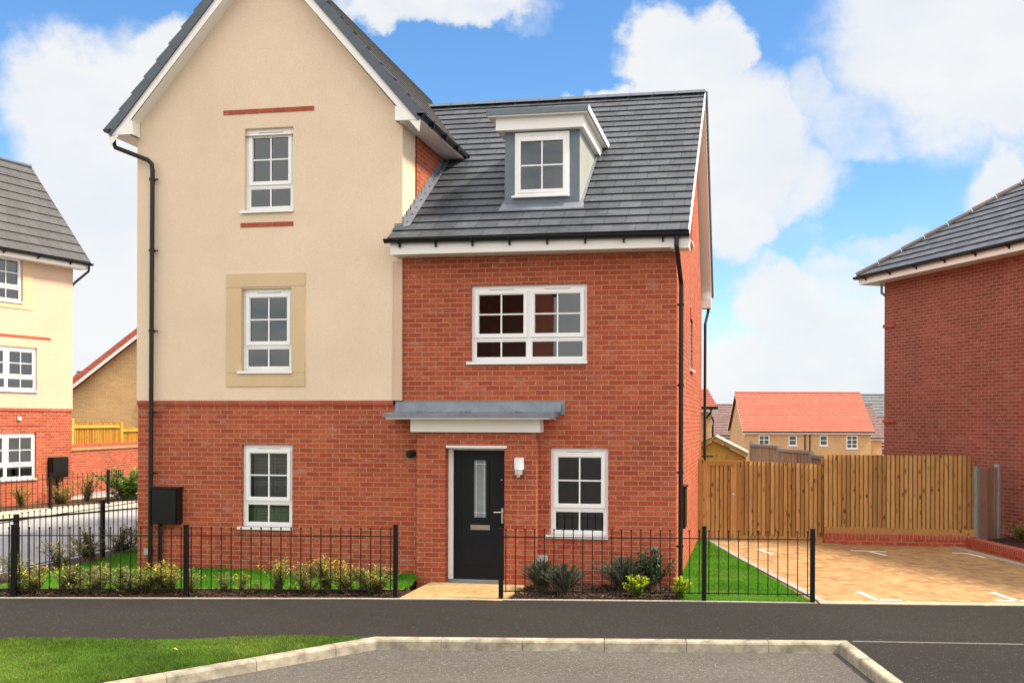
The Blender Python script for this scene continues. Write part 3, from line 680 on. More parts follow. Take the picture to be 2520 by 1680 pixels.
# stepped lead flashing against the gable side
g=MB(); yy=EY+.30
xf=XM+.026
while yy<17.3:
    z0=rz(yy); z1=rz(yy+.17)
    g.face([(xf,yy,z0-.02),(xf,yy+.17,z1-.02),(xf,yy+.17,z1+.10),(xf,yy+.03,z1+.10),(xf,yy,z0+.13)])
    g.face([(xf,yy,z0+.02),(xf+.10,yy,z0+.035),(xf+.10,yy+.17,z1+.035),(xf,yy+.17,z1+.02)])
    yy+=.17
g.box(-5.50,XM+.02,YF-.040,YF-.026,5.30,5.52)
g.build('lead_flashing',M['lead'],house,ORG)
# ---- dormer
DY=15.30; DX0,DX1=-3.86,-2.665; DW=(-3.69,-2.826,5.975,6.96)
g=MB(); wall_y(g,DX0,DX1,5.70,6.99,DY,[DW],.03); dm=g.build('dormer',M['grp'],house,ORG)
g=MB(); zt=6.99
for x_ in (DX0,DX1):
    yq=EY+(zt-EZ)/sl; g=MB()
    g.face([(x_,DY,5.65),(x_,yq+.1,5.65),(x_,yq+.1,zt),(x_,DY,zt)])
    g.build('dormer_cheek',M['cheek'],dm,ORG)
g=MB(); yq=17.6; g.box(-3.975,-2.585,DY-.13,yq,6.985,7.175); g.build('dormer_fascia',M['fascia'],dm,ORG)
g=MB(); g.box(-4.085,-2.51,DY-.22,yq,7.175,7.195); g.build('dormer_soffit',M['soffit'],dm,ORG)
g=MB(); g.box(-4.10,-2.495,DY-.235,yq,7.195,7.275); g.face([(-4.10,DY-.235,7.276),(-2.495,DY-.235,7.276),(-2.495,yq,7.30),(-4.10,yq,7.30)]); g.build('dormer_roof',M['grp'],dm,ORG)
g=MB(); g.box(-2.494,-2.484,DY-.24,yq,7.19,7.285); g.build('dormer_trim',M['white'],dm,ORG)
g=MB(); 
za=rz(14.98)+.035; zb=rz(DY)+.06
g.face([(-3.93,15.18,rz(15.18)+.035),(-2.58,15.18,rz(15.18)+.035),(-2.60,DY,zb),(-3.91,DY,zb)]); g.box(-3.93,-2.58,15.175,15.18,rz(15.18)+.01,rz(15.18)+.035)
for x_,s_ in ((DX1,1),(DX0,-1)):
    g.face([(x_,DY-.05,rz(DY-.05)+.04),(x_+s_*.05,DY-.05,rz(DY-.05)+.045),(x_+s_*.05,17.0,rz(17.)+.045),(x_,17.0,rz(17.)+.04)])
g.build('dormer_flashing',M['lead'],dm,ORG)
# dormer window (single sash) as a sub-part mesh with its own glass
def dwin():
    x0,x1,z0,z1=DW; Y=DY-.03; F=MB(); fo=.055
    F.box(x0,x0+fo,Y,Y+.07,z0,z1); F.box(x1-fo,x1,Y,Y+.07,z0,z1); F.box(x0+fo,x1-fo,Y,Y+.07,z0,z0+fo); F.box(x0+fo,x1-fo,Y,Y+.07,z1-fo-.04,z1)
    a,b_,c,d_=x0+fo-.01,x1-fo+.01,z0+fo-.01,z1-fo-.03; w=.05; ys=(Y-.02,Y+.05)
    F.box(a,a+w,*ys,c,d_); F.box(b_-w,b_,*ys,c,d_); F.box(a+w,b_-w,*ys,c,c+w); F.box(a+w,b_-w,*ys,d_-w,d_)
    cx,cz=(a+b_)/2,(c+d_)/2; F.box(cx-.011,cx+.011,Y+.004,Y+.018,c+w,d_-w); F.box(a+w,cx-.011,Y+.005,Y+.017,cz-.011,cz+.011); F.box(cx+.011,b_-w,Y+.005,Y+.017,cz-.011,cz+.011)
    F.box(cx-.2,cx+.2,Y-.012,Y,z1-.052,z1-.034); F.box(x0-.045,x1+.01,Y-.045,Y+.01,z0-.03,z0)
    F.build('dormer_window_frame',M['white'],dm,ORG)
    G=MB(); G.face([(a+w,Y+.02,c+w),(b_-w,Y+.02,c+w),(b_-w,Y+.02,d_-w),(a+w,Y+.02,d_-w)]); G.build('dormer_window_pane',M['glass'],dm,ORG)
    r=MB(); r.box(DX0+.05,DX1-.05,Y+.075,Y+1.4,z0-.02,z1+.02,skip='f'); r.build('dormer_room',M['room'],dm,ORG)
dwin()

# ================================================================== RAILINGS
def railing(name,label,pts,posts,z=0.,zf=None,h=.98,bar_sp=.132,group=None,ph=None,ball=True,sub=1):
    """run of bow top style bar railing: posts, two rails and one round bar after another with ball tops"""
    if zf is None: zf=lambda x,y:z
    P=[Vector((*p,zf(*p))) for p in pts]
    root=thing(name,label,'railing',tuple(P[0]),0,group); O=tuple(P[0])
    for i,j in enumerate(posts):
        p=Vector((*j[:2],zf(*j[:2]))); hh=j[2] if len(j)>2 else h+.01
        m=MB(); d=(P[-1]-P[0]).normalized(); a=math.atan2(d.y,d.x); ux=(math.cos(a),math.sin(a),0); uy=(-math.sin(a),math.cos(a),0)
        m.obox(p+Vector((0,0,hh/2-.05)),ux,uy,(0,0,1),.03,.03,hh/2+.05); m.obox(p+Vector((0,0,hh+.004)),ux,uy,(0,0,1),.033,.033,.006)
        m.build('post',M['iron'],root,O)
    for nm,zz in (('top_rail',.86),('bottom_rail',.115)):
        m=MB()
        for a_,b_ in zip(P[:-1],P[1:]):
            d=(b_-a_); L=d.length; d.normalize(); u=Vector((-d.y,d.x,0)).normalized()
            m.obox((a_+b_)/2+Vector((0,0,zz)),d,u,d.cross(u),L/2,.012,.006)
        m.build(nm,M['iron'],root,O)
    for a_,b_ in zip(P[:-1],P[1:]):
        L=(b_-a_).length; k=int(L/bar_sp); 
        for i in range(k):
            p=a_.lerp(b_,(i+.5)/k)
            if any((Vector((q[0],q[1],p.z))-p).length<.055 for q in posts): continue
            m=MB(); m.tube([p+Vector((0,0,.09)),p+Vector((0,0,.955))],.0072,6)
            if ball: m.sphere(p+Vector((0,0,.965)),.0145,8,6)
            m.build('bar',M['iron'],root,O)
    return root
def gz(x,y):
    """front garden level left of the porch rises gently away from the pavement"""
    return max(0,min(.16,(y-13.1)*.035)) if x<-4.9 else 0.
fl=[(-11.3,12.03),(-10.056,12.285),(-7.734,12.73),(-4.871,13.215)]
railing('garden_railing','long black bar railing in front of the lawn left of the door path',fl,[(-11.3,12.03),(-10.056,12.285,1.0),(-7.734,12.73,1.0),(-4.871,13.215,1.01)])
railing('garden_railing','black bar railing in front of the flower bed right of the door path',[(-3.425,13.43),(-.66,13.80)],[(-3.425,13.43,.97),(-.66,13.80,1.02)])
railing('garden_railing','short black bar railing panel between the lawn corner and the paved driveway',[(-.66,13.80),(.797,13.955)],[(.797,13.955,1.0)],h=.94,bar_sp=.13)
zl=lambda x,y:max(0,min(.10,(y-12.6)*.03))
railing('garden_railing','black bar railing running back along the side of the left lawn',[(-11.3,12.03),(-11.3,18.6)],[(-11.3,13.85),(-11.3,15.95),(-11.3,18.2)],zf=zl,h=.93)
lh=lambda x,y:.10
railing('garden_railing','far black bar railing in front of the neighbouring cream house on the left',[(-19.3,20.0),(-18.25,23.6),(-17.75,25.3),(-17.95,26.3)],[(-18.25,23.6),(-17.75,25.3)],zf=lambda x,y:.06,h=1.0,bar_sp=.14)

# ================================================================== GROUND
def sheet(name,poly,z,mat,kind='structure',zf=None,thick=0):
    m=MB(); P=[(x,y,(zf(x,y) if zf else z)) for x,y in poly]; m.face(P,uv=[(p[0],p[1]) for p in P])
    if thick:
        for i in range(len(P)):
            a_,b_=P[i],P[(i+1)%len(P)]; m.face([(a_[0],a_[1],a_[2]-thick),(b_[0],b_[1],b_[2]-thick),b_,a_])
    o=m.build(name,mat); return tag(o,kind=kind)
# base terrain: flat round the houses, dropping away behind them
m=MB(); N=60; ext=[-600,-300,-150,-90,-60,-45,-35,-28,-22,-16,-10,-5,0,5,10,16,22,30,45,70,120,250,600]
yy=[-300,-120,-60,-30,-15,0,8,16,24,30,36,44,55,70,90,120,180,300,700,1500]
def tz(x,y): return -.17 if y<30 else -.17-4.3*min(1,(y-30)/45.)**.8
for i in range(len(ext)-1):
    for j in range(len(yy)-1):
        q_=[(ext[i],yy[j]),(ext[i+1],yy[j]),(ext[i+1],yy[j+1]),(ext[i],yy[j+1])]; m.face([(a_,c_,tz(a_,c_)) for a_,c_ in q_])
tag(m.build('ground',M['earth'],merge=True),kind='structure')
BL=[(-24,9.4),(-10.2,12.19),(-7.72,12.63),(-5.587,13.03),(-3.4,13.36),(-.945,13.72),(.85,13.92),(3.59,14.28),(14,15.5)]
sheet('pavement',BL+[(14,-6),(4.55,-6),(1.397,9.808),(1.04,11.596),(-4.233,10.806),(-5.971,8.43),(-16,-5.3),(-24,-5.3)],0,M['asphalt'],thick=.14)
sheet('road',[(-16,-5.35),(-5.971,8.38),(-4.25,10.75),(1.02,11.54),(1.38,9.8),(4.6,-6.1),(14,-6.1),(14,-40),(-24,-40),(-24,-5.4)],-.115,M['road'])
# kerb stones
KP=[(-9.3,3.87),(-5.971,8.43),(-4.233,10.806),(1.04,11.596),(1.397,9.808),(3.2,.8)]
m=MB()
def kerbrun(a_,b_,first=None,w=.125,drop=.125):
    a_,b_=Vector((*a_,0)),Vector((*b_,0)); d=(b_-a_); L=d.length; d.normalize(); nn=Vector((d.y,-d.x,0)); s_=0
    ln=.915
    while s_<L-.01:
        e_=min(L,s_+(first if (first and s_==0) else ln)); t=random.random()
        p=a_+d*(s_+.004); q=a_+d*(e_-.004)
        prof=[(0,.006),(w-.028,.004),(w-.012,-.008),(w-.004,-.022),(w,-drop)]
        for (o0,z0),(o1,z1) in zip(prof[:-1],prof[1:]):
            m.face([p+nn*o0+Vector((0,0,z0)),p+nn*o1+Vector((0,0,z1)),q+nn*o1+Vector((0,0,z1)),q+nn*o0+Vector((0,0,z0))],tint=t)
        for pp in (p,q): m.face([pp+nn*o+Vector((0,0,z)) for o,z in prof]+[pp+Vector((0,0,-drop))],tint=t)
        s_=e_
    # mortar core
    m.obox((a_+b_)/2+nn*(w/2-.006)+Vector((0,0,-drop/2-.006)),d,nn,(0,0,1),L/2,w/2-.006,drop/2,tint=.9)
kerbrun(KP[0],KP[1]); kerbrun(KP[1],KP[2],.55); kerbrun(KP[2],KP[3],.78); kerbrun(KP[3],KP[4],.45); kerbrun(KP[4],KP[5])
tag(m.build('kerb',M['kerb']),kind='structure')
# thin concrete edging along the back of the pavement and across its right part
def strip(name,pts,w,z,mat,h=.02,seg=None,side=1):
    m=MB()
    for a_,b_ in zip(pts[:-1],pts[1:]):
        a_,b_=Vector((*a_,0)),Vector((*b_,0)); d=(b_-a_).normalized(); nn=Vector((-d.y,d.x,0))*side; L=(b_-a_).length; k=max(1,int(L/seg)) if seg else 1
        for i in range(k):
            p=a_.lerp(b_,i/k)+d*.002; q=a_.lerp(b_,(i+1)/k)-d*.002; m.obox((p+q)/2+nn*w/2+Vector((0,0,z-h/2)),d,nn,(0,0,1),(q-p).length/2,w/2,h/2)
    return tag(m.build(name,mat),kind='structure')
strip('pavement_edging',BL[:7],.05,.012,M['concrete'],.05,.9)
strip('pavement_joint',[(1.10,11.56),(2.954,11.756),(12,12.7)],.035,.005,M['joint'],.01,.9)
# gardens
bedL=[(-11.6,11.95),(-10.2,12.235),(-7.72,12.675),(-5.587,13.075),(-4.82,13.22),(-4.86,13.85),(-5.6,13.72),(-7.72,13.36),(-10.2,12.95),(-11.6,12.7)]
sheet('lawn',[(-11.0,12.7),(-10.2,12.9),(-7.72,13.3),(-5.6,13.66),(-4.95,13.75),(-5.1,14.9),(-9.95,14.9),(-9.95,24),(-11.0,24)],0,M['turf'],zf=lambda x,y:gz(x,y)+.008)
sheet('soil_bed',bedL,.0,M['mulch'],zf=lambda x,y:gz(x,y)*.3+.012)
sheet('soil_bed',[(-11.75,12.6),(-10.95,12.7),(-10.95,24),(-11.75,24)],0,M['mulch'],zf=lambda x,y:zl(x,y)+.006)
bedR=[(-3.34,13.42),(-2.2,13.59),(-.98,13.76),(-1.1,14.95),(-3.25,14.95)]
sheet('soil_bed',bedR,.012,M['mulch'])
lawnR=[(-1.0,13.76),(.78,13.975),(-.98+.07,20.9),(-1.2,20.9),(-1.13,14.9)]
sheet('lawn',lawnR,.008,M['turf'])
# mulch chips
def inpoly(x,y,P):
    c=False; j=len(P)-1
    for i in range(len(P)):
        if (P[i][1]>y)!=(P[j][1]>y) and x<(P[j][0]-P[i][0])*(y-P[i][1])/(P[j][1]-P[i][1])+P[i][0]: c=not c
        j=i
    return c
def scatter(P,n,rng):
    xs=[p[0] for p in P]; ys=[p[1] for p in P]; out=[]
    while len(out)<n:
        x=rng.uniform(min(xs),max(xs)); y=rng.uniform(min(ys),max(ys))
        if inpoly(x,y,P): out.append((x,y))
    return out
def fastmesh(name,V,F,T,mat):
    me=bpy.data.meshes.new(name); me.from_pydata(V,[],F); at=me.attributes.new('tint','FLOAT','FACE'); at.data.foreach_set('value',T); me.materials.append(mat); me.update()
    o=bpy.data.objects.new(name,me); col.objects.link(o); return o
def chips(name,P,n,zf,seed):
    rng=random.Random(seed); V=[];F=[];T=[]
    for x,y in scatter(P,n,rng):
        a=rng.uniform(0,6.28); l=rng.uniform(.010,.04); w=rng.uniform(.005,.014); z=zf(x,y)+rng.uniform(.008,.03); t=rng.uniform(-.5,.5); c,s=math.cos(a),math.sin(a); r2=rng.uniform(-.6,.6)
        b_=len(V)
        for (p,q) in ((-l,-w),(l,-w*.6),(l*.8,w),(-l*.9,w*.8)): V.append((x+p*c-q*s,y+p*s+q*c,z+p*t+q*r2))
        F.append((b_,b_+1,b_+2,b_+3)); T.append(rng.random())
    return tag(fastmesh(name,V,F,T,M['mulch']),kind='stuff')
chips('bark_mulch',bedL,5200,lambda x,y:gz(x,y)*.3,1)
chips('bark_mulch',bedR,4200,lambda x,y:0,2)
def grass(name,P,n,zf,mat,seed,h=(.018,.042),w=.0028,lean=.5):
    rng=random.Random(seed); V=[];F=[];T=[]
    for x,y in scatter(P,n,rng):
        a=rng.uniform(0,6.28); hh=rng.uniform(*h)*(0.8+.3*math.sin(x*2.1+math.sin(y*3.)*1.3)); z=zf(x,y); c,s=math.cos(a),math.sin(a); lx,ly=rng.gauss(0,lean)*hh,rng.gauss(0,lean)*hh
        b_=len(V); V.append((x-c*w,y-s*w,z)); V.append((x+c*w,y+s*w,z)); V.append((x+lx,y+ly,z+hh)); F.append((b_,b_+1,b_+2))
        T.append(min(1,max(0,.42+.22*math.sin(x*1.7+y*2.3)*math.sin(y*1.1-x*.6)+rng.gauss(0,.2))))
    return tag(fastmesh(name,V,F,T,mat),kind='stuff')
verge=[(-14,9.15),(-8.246,9.862),(-6.5,10.2),(-4.55,10.72),(-4.30,10.74),(-6.03,8.42),(-9.6,3.5),(-14,3.5)]
sheet('grass_verge',verge,.006,M['turf'])
vis=[(-9.2,9.72),(-8.246,9.862),(-6.5,10.2),(-4.55,10.72),(-4.30,10.74),(-6.03,8.42),(-6.4,7.9),(-7.6,7.9)]
grass('grass',vis,95000,lambda x,y:.004,M['grass'],5,(.02,.05),.0032)
grass('grass',[(-10.95,12.9),(-10.2,13.0),(-7.72,13.4),(-5.6,13.75),(-4.9,13.85),(-5.08,14.86),(-9.92,14.86),(-9.92,20),(-10.95,20)],60000,lambda x,y:gz(x,y)+.004,M['grass_r'],6,(.03,.06),.004)
grass('grass',lawnR,60000,lambda x,y:.004,M['grass_r'],8,(.02,.045),.004)
# door path slabs
m=MB(); m.box(-4.86,-3.36,13.12,14.66,-.04,-.004,tint=0)
c_=.45; nx=(-4.80,-4.35,-3.90,-3.40); y_=14.64; row=0
while y_>13.2:
    y2=max(y_-c_,13.16); off=.22 if row%2 else 0
    x_=-4.84-off
    while x_<-3.37:
        a_,b_=max(x_,-4.84),min(x_+c_,-3.375)
        if b_-a_>.03:
            yb=lambda x:13.02+(x+5.587)*.151+.10
            if y2<=13.3: m.face([(a_+.004,max(y2,yb(a_)+.0),.006),(b_-.004,max(y2,yb(b_)),.006),(b_-.004,y_-.004,.006),(a_+.004,y_-.004,.006)])
            else: m.box(a_+.004,b_-.004,y2+.004,y_-.004,-.01,.006)
        x_+=c_
    y_=y2; row+=1
tag(m.build('path',M['slab']),kind='structure')
# driveway: herringbone blocks
DV=[(.97,13.98),(3.59,14.31),(5.72,14.56),(3.93,20.92),(-.93,20.92)]
ang=math.atan2(.26,.966); ca,sa=math.cos(ang),math.sin(ang)
m=MB(); m.face([(x,y,-.012) for x,y in [(.86,13.93),(9,14.9),(9,15),(4.05,21),(-1.05,21)]],tint=0)
O=Vector((2.4,17.4,0)); bl,bw=.2,.1
for i in range(-48,49):
    for j in range(-48,49):
        # 90 degree herringbone: each pair of L shaped blocks on a diagonal lattice
        for kind in (0,1):
            gx=(i*1+j*1)*bw*1.0; gy=(i*-1+j*1)*bw*1.0
            gx=i*bw+j*bw*2; gy=i*bw-j*bw*2
            if kind==0: cx_,cy_,hx,hy=gx+bl/2,gy+bw/2,bl/2,bw/2
            else: cx_,cy_,hx,hy=gx+bw/2,gy+bw+bl/2,bw/2,bl/2
            X=O.x+cx_*ca-cy_*sa; Y=O.y+cx_*sa+cy_*ca
            if not inpoly(X,Y,DV): continue
            z=random.uniform(-.0012,.0012)
            m.obox((X,Y,z-.004),(ca,sa,0),(-sa,ca,0),(0,0,1),hx-.0015,hy-.0015,.008)
tag(m.build('driveway',M['paver']),kind='structure')
# borders of the driveway
strip('driveway_edging',[(.93,13.93),(-1.0,21.0)],.115,.012,M['gedge'],.04,.2,-1)
strip('driveway_edging',[(.90,13.90),(3.59,14.26),(5.9,14.52),(10,15.0)],.19,.009,M['edging'],.03,.105,1)
strip('driveway_edging',[(-1.1,20.78),(4.0,20.86)],.10,.010,M['edging'],.03,.2)
strip('driveway_edging',[(3.96,20.86),(5.80,14.40)],.14,.010,M['gedge'],.03,.6,-1)
# bay marks
def mark(label,*segs):
    m=MB()
    for (a_,b_) in segs:
        a_,b_=Vector((*a_,0)),Vector((*b_,0)); d=(b_-a_).normalized(); nn=Vector((-d.y,d.x,0))
        m.obox((a_+b_)/2+Vector((0,0,.0068)),d,nn,(0,0,1),(b_-a_).length/2,.038,.0012)
    o=m.build('bay_mark',M['paint']); tag(o,label,'road marking','white parking bay marks on the driveway')
mark('white right angle parking mark nearest the railing, front of the driveway',((1.50,14.97),(1.70,14.33)),((1.68,14.345),(2.02,14.385)))
mark('white parking mark at the front right of the driveway cut by the photo edge',((3.40,15.30),(3.60,14.62)),((3.30,14.60),(4.0,14.69)))
mark('white parking mark at the back left of the driveway behind the short railing',((.10,19.68),(.36,18.95)),((.10,19.68),(.46,19.72)))
mark('white T shaped parking mark at the back middle of the driveway',((2.18,19.75),(2.42,19.2)),((1.84,19.80),(2.50,19.76)))
mark('white parking mark at the back right of the driveway by the low brick wall',((3.97,19.78),(4.16,19.2)),((3.70,19.82),(4.0,19.80)))
# left neighbour path
sheet('path',[(-26,9.2),(-11.72,12.0),(-11.72,12.6),(-11.72,30),(-26,30)],0,M['path'],zf=lambda x,y:max(0,min(.13,(y-12)*.03)))
sheet('path',[(-20.6,19.0),(-17.9,19.3),(-16.2,24.4),(-11.8,24.4),(-11.8,28),(-20,28)],.136,M['path_light'])

# ================================================================== FENCES (right)
def board_panel(mb,x0,x1,y,z0,z1,bwid=.105,jit=.0,ztop=None,lap=.016):
    x=x0; i=0; gp_=.017
    mb.face([(x0,y+.02,z0),(x1,y+.02,z0),(x1,y+.02,(z1 if ztop is None else ztop)-.01),(x0,y+.02,z1-.01)],tint=.9)  # dark sheet that paints the shadow lines between the boards
    while x<x1-.01:
        w=min(bwid*random.uniform(.93,1.07),x1-x); t=random.random(); zt=(z1 if ztop is None else z1+(ztop-z1)*((x-x0)/(x1-x0)))+random.uniform(-jit,jit)
        # feather edge board: thick edge left, thin edge right
        e0,e1=.030,.006
        mb.face([(x,y-e0,z0),(x+w-gp_,y-e1,z0),(x+w-gp_,y-e1,zt),(x,y-e0,zt)],tint=t); mb.face([(x+w-gp_,y-e1,z0),(x+w-gp_,y,z0),(x+w-gp_,y,zt),(x+w-gp_,y-e1,zt)],tint=t)
        mb.face([(x,y,z0),(x,y-e0,z0),(x,y-e0,zt),(x,y,zt)],tint=t); mb.face([(x,y-e0,zt),(x+w,y-e1,zt),(x+w,y+.026,zt),(x,y+.026,zt)],tint=t)
        mb.face([(x+w,y+.026,z0),(x,y+.026,z0),(x,y+.026,zt),(x+w,y+.026,zt)],tint=t)
        x+=w; i+=1
FY=20.93
gate=thing('garden_gate','tall boarded timber gate with ring handle between brick end wall and timber fence','gate',(-.72,FY,0))
O=(-.72,FY,0)
m=MB(); m.box(-1.13,-1.02,FY-.05,FY+.06,-.05,1.70); m.box(-.33,-.25,FY-.05,FY+.06,-.05,1.66); m.build('gate_post',M['wood'],gate,O)
m=MB(); m.box(-1.02,-.94,FY-.035,FY+.01,.02,1.62,tint=.2); m.box(-.46,-.335,FY-.035,FY+.01,.02,1.62,tint=.35); m.box(-1.02,-.335,FY-.04,FY+.01,1.56,1.66,tint=.5); m.build('gate_frame',M['wood'],gate,O)
m=MB(); board_panel(m,-.94,-.46,FY-.005,.03,1.56,.083); m.build('board_panel',M['wood_gold'] if 0 else M['wood'],gate,O)
m=MB(); m.tube([(-.40,FY-.035,.98),(-.40,FY-.055,.98)],.028,12)
m.tube([(-.40+.03*math.sin(k*math.pi/6),FY-.058,.945+.03*math.cos(k*math.pi/6)) for k in range(13)],.005,6); m.build('ring_handle',M['steel'],gate,O)
fa=thing('timber_fence','lower brown timber board fence panel between the gate and the taller panel','fence',(.57,FY,0)); O=(.57,FY,0)
m=MB(); board_panel(m,-.25,1.415,FY-.02,.12,1.66,.087,ztop=1.60,jit=.003); m.build('board_panel',M['wood'],fa,O)
m=MB(); m.box(-.25,1.415,FY-.04,FY,-.02,.13); m.build('gravel_board',M['wood'],fa,O)
m=MB(); m.box(1.36,1.42,FY+.01,FY+.09,-.05,1.72); m.build('post',M['wood'],fa,O)
fb=thing('timber_fence','taller brown timber board fence panel standing on a low brick plinth','fence',(2.86,FY,0)); O=(2.86,FY-.02,0)
fb.location=O
FB=FY-.03
m=MB(); board_panel(m,1.42,4.30,FB-.03,.34,1.80,.086,ztop=1.81,jit=.003); m.build('board_panel',M['wood'],fb,O)
m=MB(); m.box(1.42,4.32,FB-.06,FB+.01,.235,.345); m.build('gravel_board',M['wood'],fb,O)
m=MB(); m.box(1.42,1.50,FB+.02,FB+.10,-.05,1.79); m.build('post',M['wood'],fb,O)
m=MB(); m.box(2.9,2.98,FB+.02,FB+.10,-.05,1.79); m.build('post',M['wood'],fb,O)
pl=MB(); pl.box(1.42,4.30,FB-.075,FB+.12,-.1,.135); o=pl.build('brick_plinth',[M['brick']],fb,O)
pl=MB(); pl.box(1.42,4.305,FB-.078,FB+.12,.136,.235); pl.build('brick_on_edge_course',M['brick_soldier'],o,O)
# brown panel between concrete posts, up to the right house
fc=thing('timber_fence','narrow weathered brown fence panel between two grey concrete posts beside the right house','fence',(4.75,21.6,0)); O=(4.75,21.6,0)
a_,b_=Vector((4.36,21.05,0)),Vector((5.02,22.1,0)); d=(b_-a_).normalized(); nn=Vector((-d.y,d.x,0)); L=(b_-a_).length
for q_ in (a_,b_):
    m=MB(); m.obox(q_+Vector((0,0,.75)),d,nn,(0,0,1),.05,.05,.85); m.face([q_+d*s1*.05+nn*s2*.05+Vector((0,0,1.6)) for s1,s2 in ((-1,-1),(1,-1),(1,1),(-1,1))]); m.build('concrete_post',M['post'],fc,O)
m=MB(); k=6
for i in range(k):
    p=a_.lerp(b_,(i+.5)/k); m.obox(p+Vector((0,0,.77))-nn*.01*(i%2),d,nn,(0,0,1),L/k/2-.002,.01,.77)
m.build('board_panel',M['wood_brown'],fc,O)
# low brick retaining wall along the right of the driveway
rw=MB(); a_,b_=Vector((4.14,20.88,0)),Vector((6.15,13.4,0)); d=(b_-a_).normalized(); nn=Vector((-d.y,d.x,0)); L=(b_-a_).length
def obj_wall(mb,a_,b_,z0,z1,w,s=1):
    mb.obox((a_+b_)/2+nn*w/2*s+Vector((0,0,(z0+z1)/2)),d,nn,(0,0,1),(b_-a_).length/2,w/2,(z1-z0)/2)
obj_wall(rw,a_,b_,-.1,.075,.215,1); rwo=rw.build('brick_wall',M['brick'],None,(4.14,20.88,0)); tag(rwo,'low red brick retaining wall along the right edge of the driveway','wall')
rw=MB(); obj_wall(rw,a_-nn*.003,b_-nn*.003,.078,.185,.221,1); rw.build('brick_on_edge_course',M['brick_soldier'],rwo,(4.14,20.88,0))
sheet('soil_bed',[(4.4,20.9),(6.4,13.4),(9.5,14.6),(5.5,22.2),(4.5,21.2)],.10,M['mulch'])

# ================================================================== SHED and brown fence behind the gate
O=(-.93,25.6,0)
sh=thing('garden_shed','small golden timber shed with felt roof showing over the gate','shed',O)
m=MB(); X0,X1,ZP,ZEv=-1.85,-.18,2.06,1.66
m.face([(X0,25.6,0),(X1,25.6,0),(X1,25.6,ZEv-.08),(-.96,25.6,ZP-.08),(X0,25.6,ZEv-.02)])
m.face([(X1,25.6,0),(X1,27.6,0),(X1,27.6,ZEv-.08),(X1,25.6,ZEv-.08)])
m.build('wall',M['wood_gold'],sh,O)
m=MB(); m.box(X0+.1,-.72,25.57,25.598,.05,1.68,tint=.3); dd=m.build('door',M['wood_gold'],sh,O); m=MB(); m.box(-1.3,-1.0,25.555,25.57,1.59,1.615); m.build('hinge',M['black'],dd,O)
m=MB(); 
for sx in (1,-1):
    xe=(-.96+.82) if sx>0 else (-.96-.95)
    a_=Vector((-.96,25.5,ZP)); b_=Vector((xe,25.5,ZEv-.03)); d3=(b_-a_).normalized(); n3=Vector((-d3.z,0,d3.x))*(1 if sx>0 else -1)
    m.obox((a_+b_)/2-n3*.0,d3,(0,1,0),n3,(b_-a_).length/2,.02,.045,tint=.35)
m.build('barge_board',M['wood'],sh,O)
m=MB()
for sx in (1,-1):
    xe=(-.96+.83) if sx>0 else (-.96-.96)
    m.face([(-.96,25.48,ZP+.055),(xe,25.48,ZEv+.02),(xe,27.7,ZEv+.02),(-.96,27.7,ZP+.055)]); m.face([(-.96,25.48,ZP+.035),(xe,25.48,ZEv+.0),(xe,25.48,ZEv+.02),(-.96,25.48,ZP+.055)])
m.build('felt_roof',M['concrete'],sh,O)
br=thing('brown_fence','brown boarded fence with grey concrete posts stepping down behind the timber fence','fence',(-.06,30.4,0)); O=(-.06,30.4,0)
P=[(-.06,30.45,1.88),(.70,28.04,1.80),(1.44,25.63,1.70),(2.0,23.6,1.66)]
for x,y,z in P:
    m=MB(); m.box(x-.055,x+.055,y-.055,y+.055,-.2,z); m.box(x-.04,x+.04,y-.04,y+.04,z,z+.03); m.build('concrete_post',M['post'],br,O)
for (x0,y0,z0),(x1,y1,z1) in zip(P[:-1],P[1:]):
    a_,b_=Vector((x0,y0,0)),Vector((x1,y1,0)); d=(b_-a_).normalized(); nn=Vector((-d.y,d.x,0)); L=(b_-a_).length; m=MB(); k=22; zt=z0-.10
    for i in range(k):
        p=a_.lerp(b_,(i+.5)/k); m.obox(p+Vector((0,0,zt/2))+nn*.012*(i%2),d,nn,(0,0,1),L/k/2-.006,.008,zt/2)
    m.build('board_panel',M['wood_brown'],br,O)
    m=MB(); m.obox((a_+b_)/2+Vector((0,0,zt+.01)),d,nn,(0,0,1),L/2-.05,.04,.04); m.build('cap_rail',M['wood_grey'],br,O)

# ================================================================== LEFT NEIGHBOUR
AL=R(77.017)
def T2(o,a,lx,ly): return (o[0]+lx*math.cos(a)-ly*math.sin(a),o[1]+lx*math.sin(a)+ly*math.cos(a))
nl=thing('house','neighbouring cream rendered house with brick ground floor and steep grey roof at the left edge','house',(-19.44,26.03,0),AL)
O=(0,0,0); LW=-13.
wT=(-3.41,-1.605,5.69,6.94); wM=(-2.96,-1.155,3.27,4.47); wG=(-2.96,-1.158,.84,2.115)
m=MB(); wall_y(m,LW,0,-.4,2.72,0,[wG],.11); m.face([(0,0,-.4),(0,4.6,-.4),(0,4.6,2.72),(0,0,2.72)]); m.build('brick_wall',M['brick'],nl,O)
m=MB(); wall_y(m,LW,.01,2.79,7.05,-.02,[wT,wM],.12); m.face([(.01,-.02,2.79),(.01,4.6,2.79),(.01,4.6,7.05),(.01,2.1,9.9),(.01,-.02,7.05)]); m.face([(LW,-.02,2.79),(LW,0,2.79),(.01,0,2.79),(.01,-.02,2.79)]); m.build('render_wall',M['render_l'],nl,O)
m=MB(); m.box(LW,.012,-.024,.0,2.715,2.79); m.build('brick_band',M['brick_strip'],nl,O)
m=MB(); m.box(LW,-.726,-.030,-.0205,4.715,4.785); m.build('brick_strip',M['brick_strip'],nl,O)
m=MB(); m.box(LW,-.86,-.012,-.001,2.30,2.38); m.build('brick_strip',M['brick_strip'],nl,O)
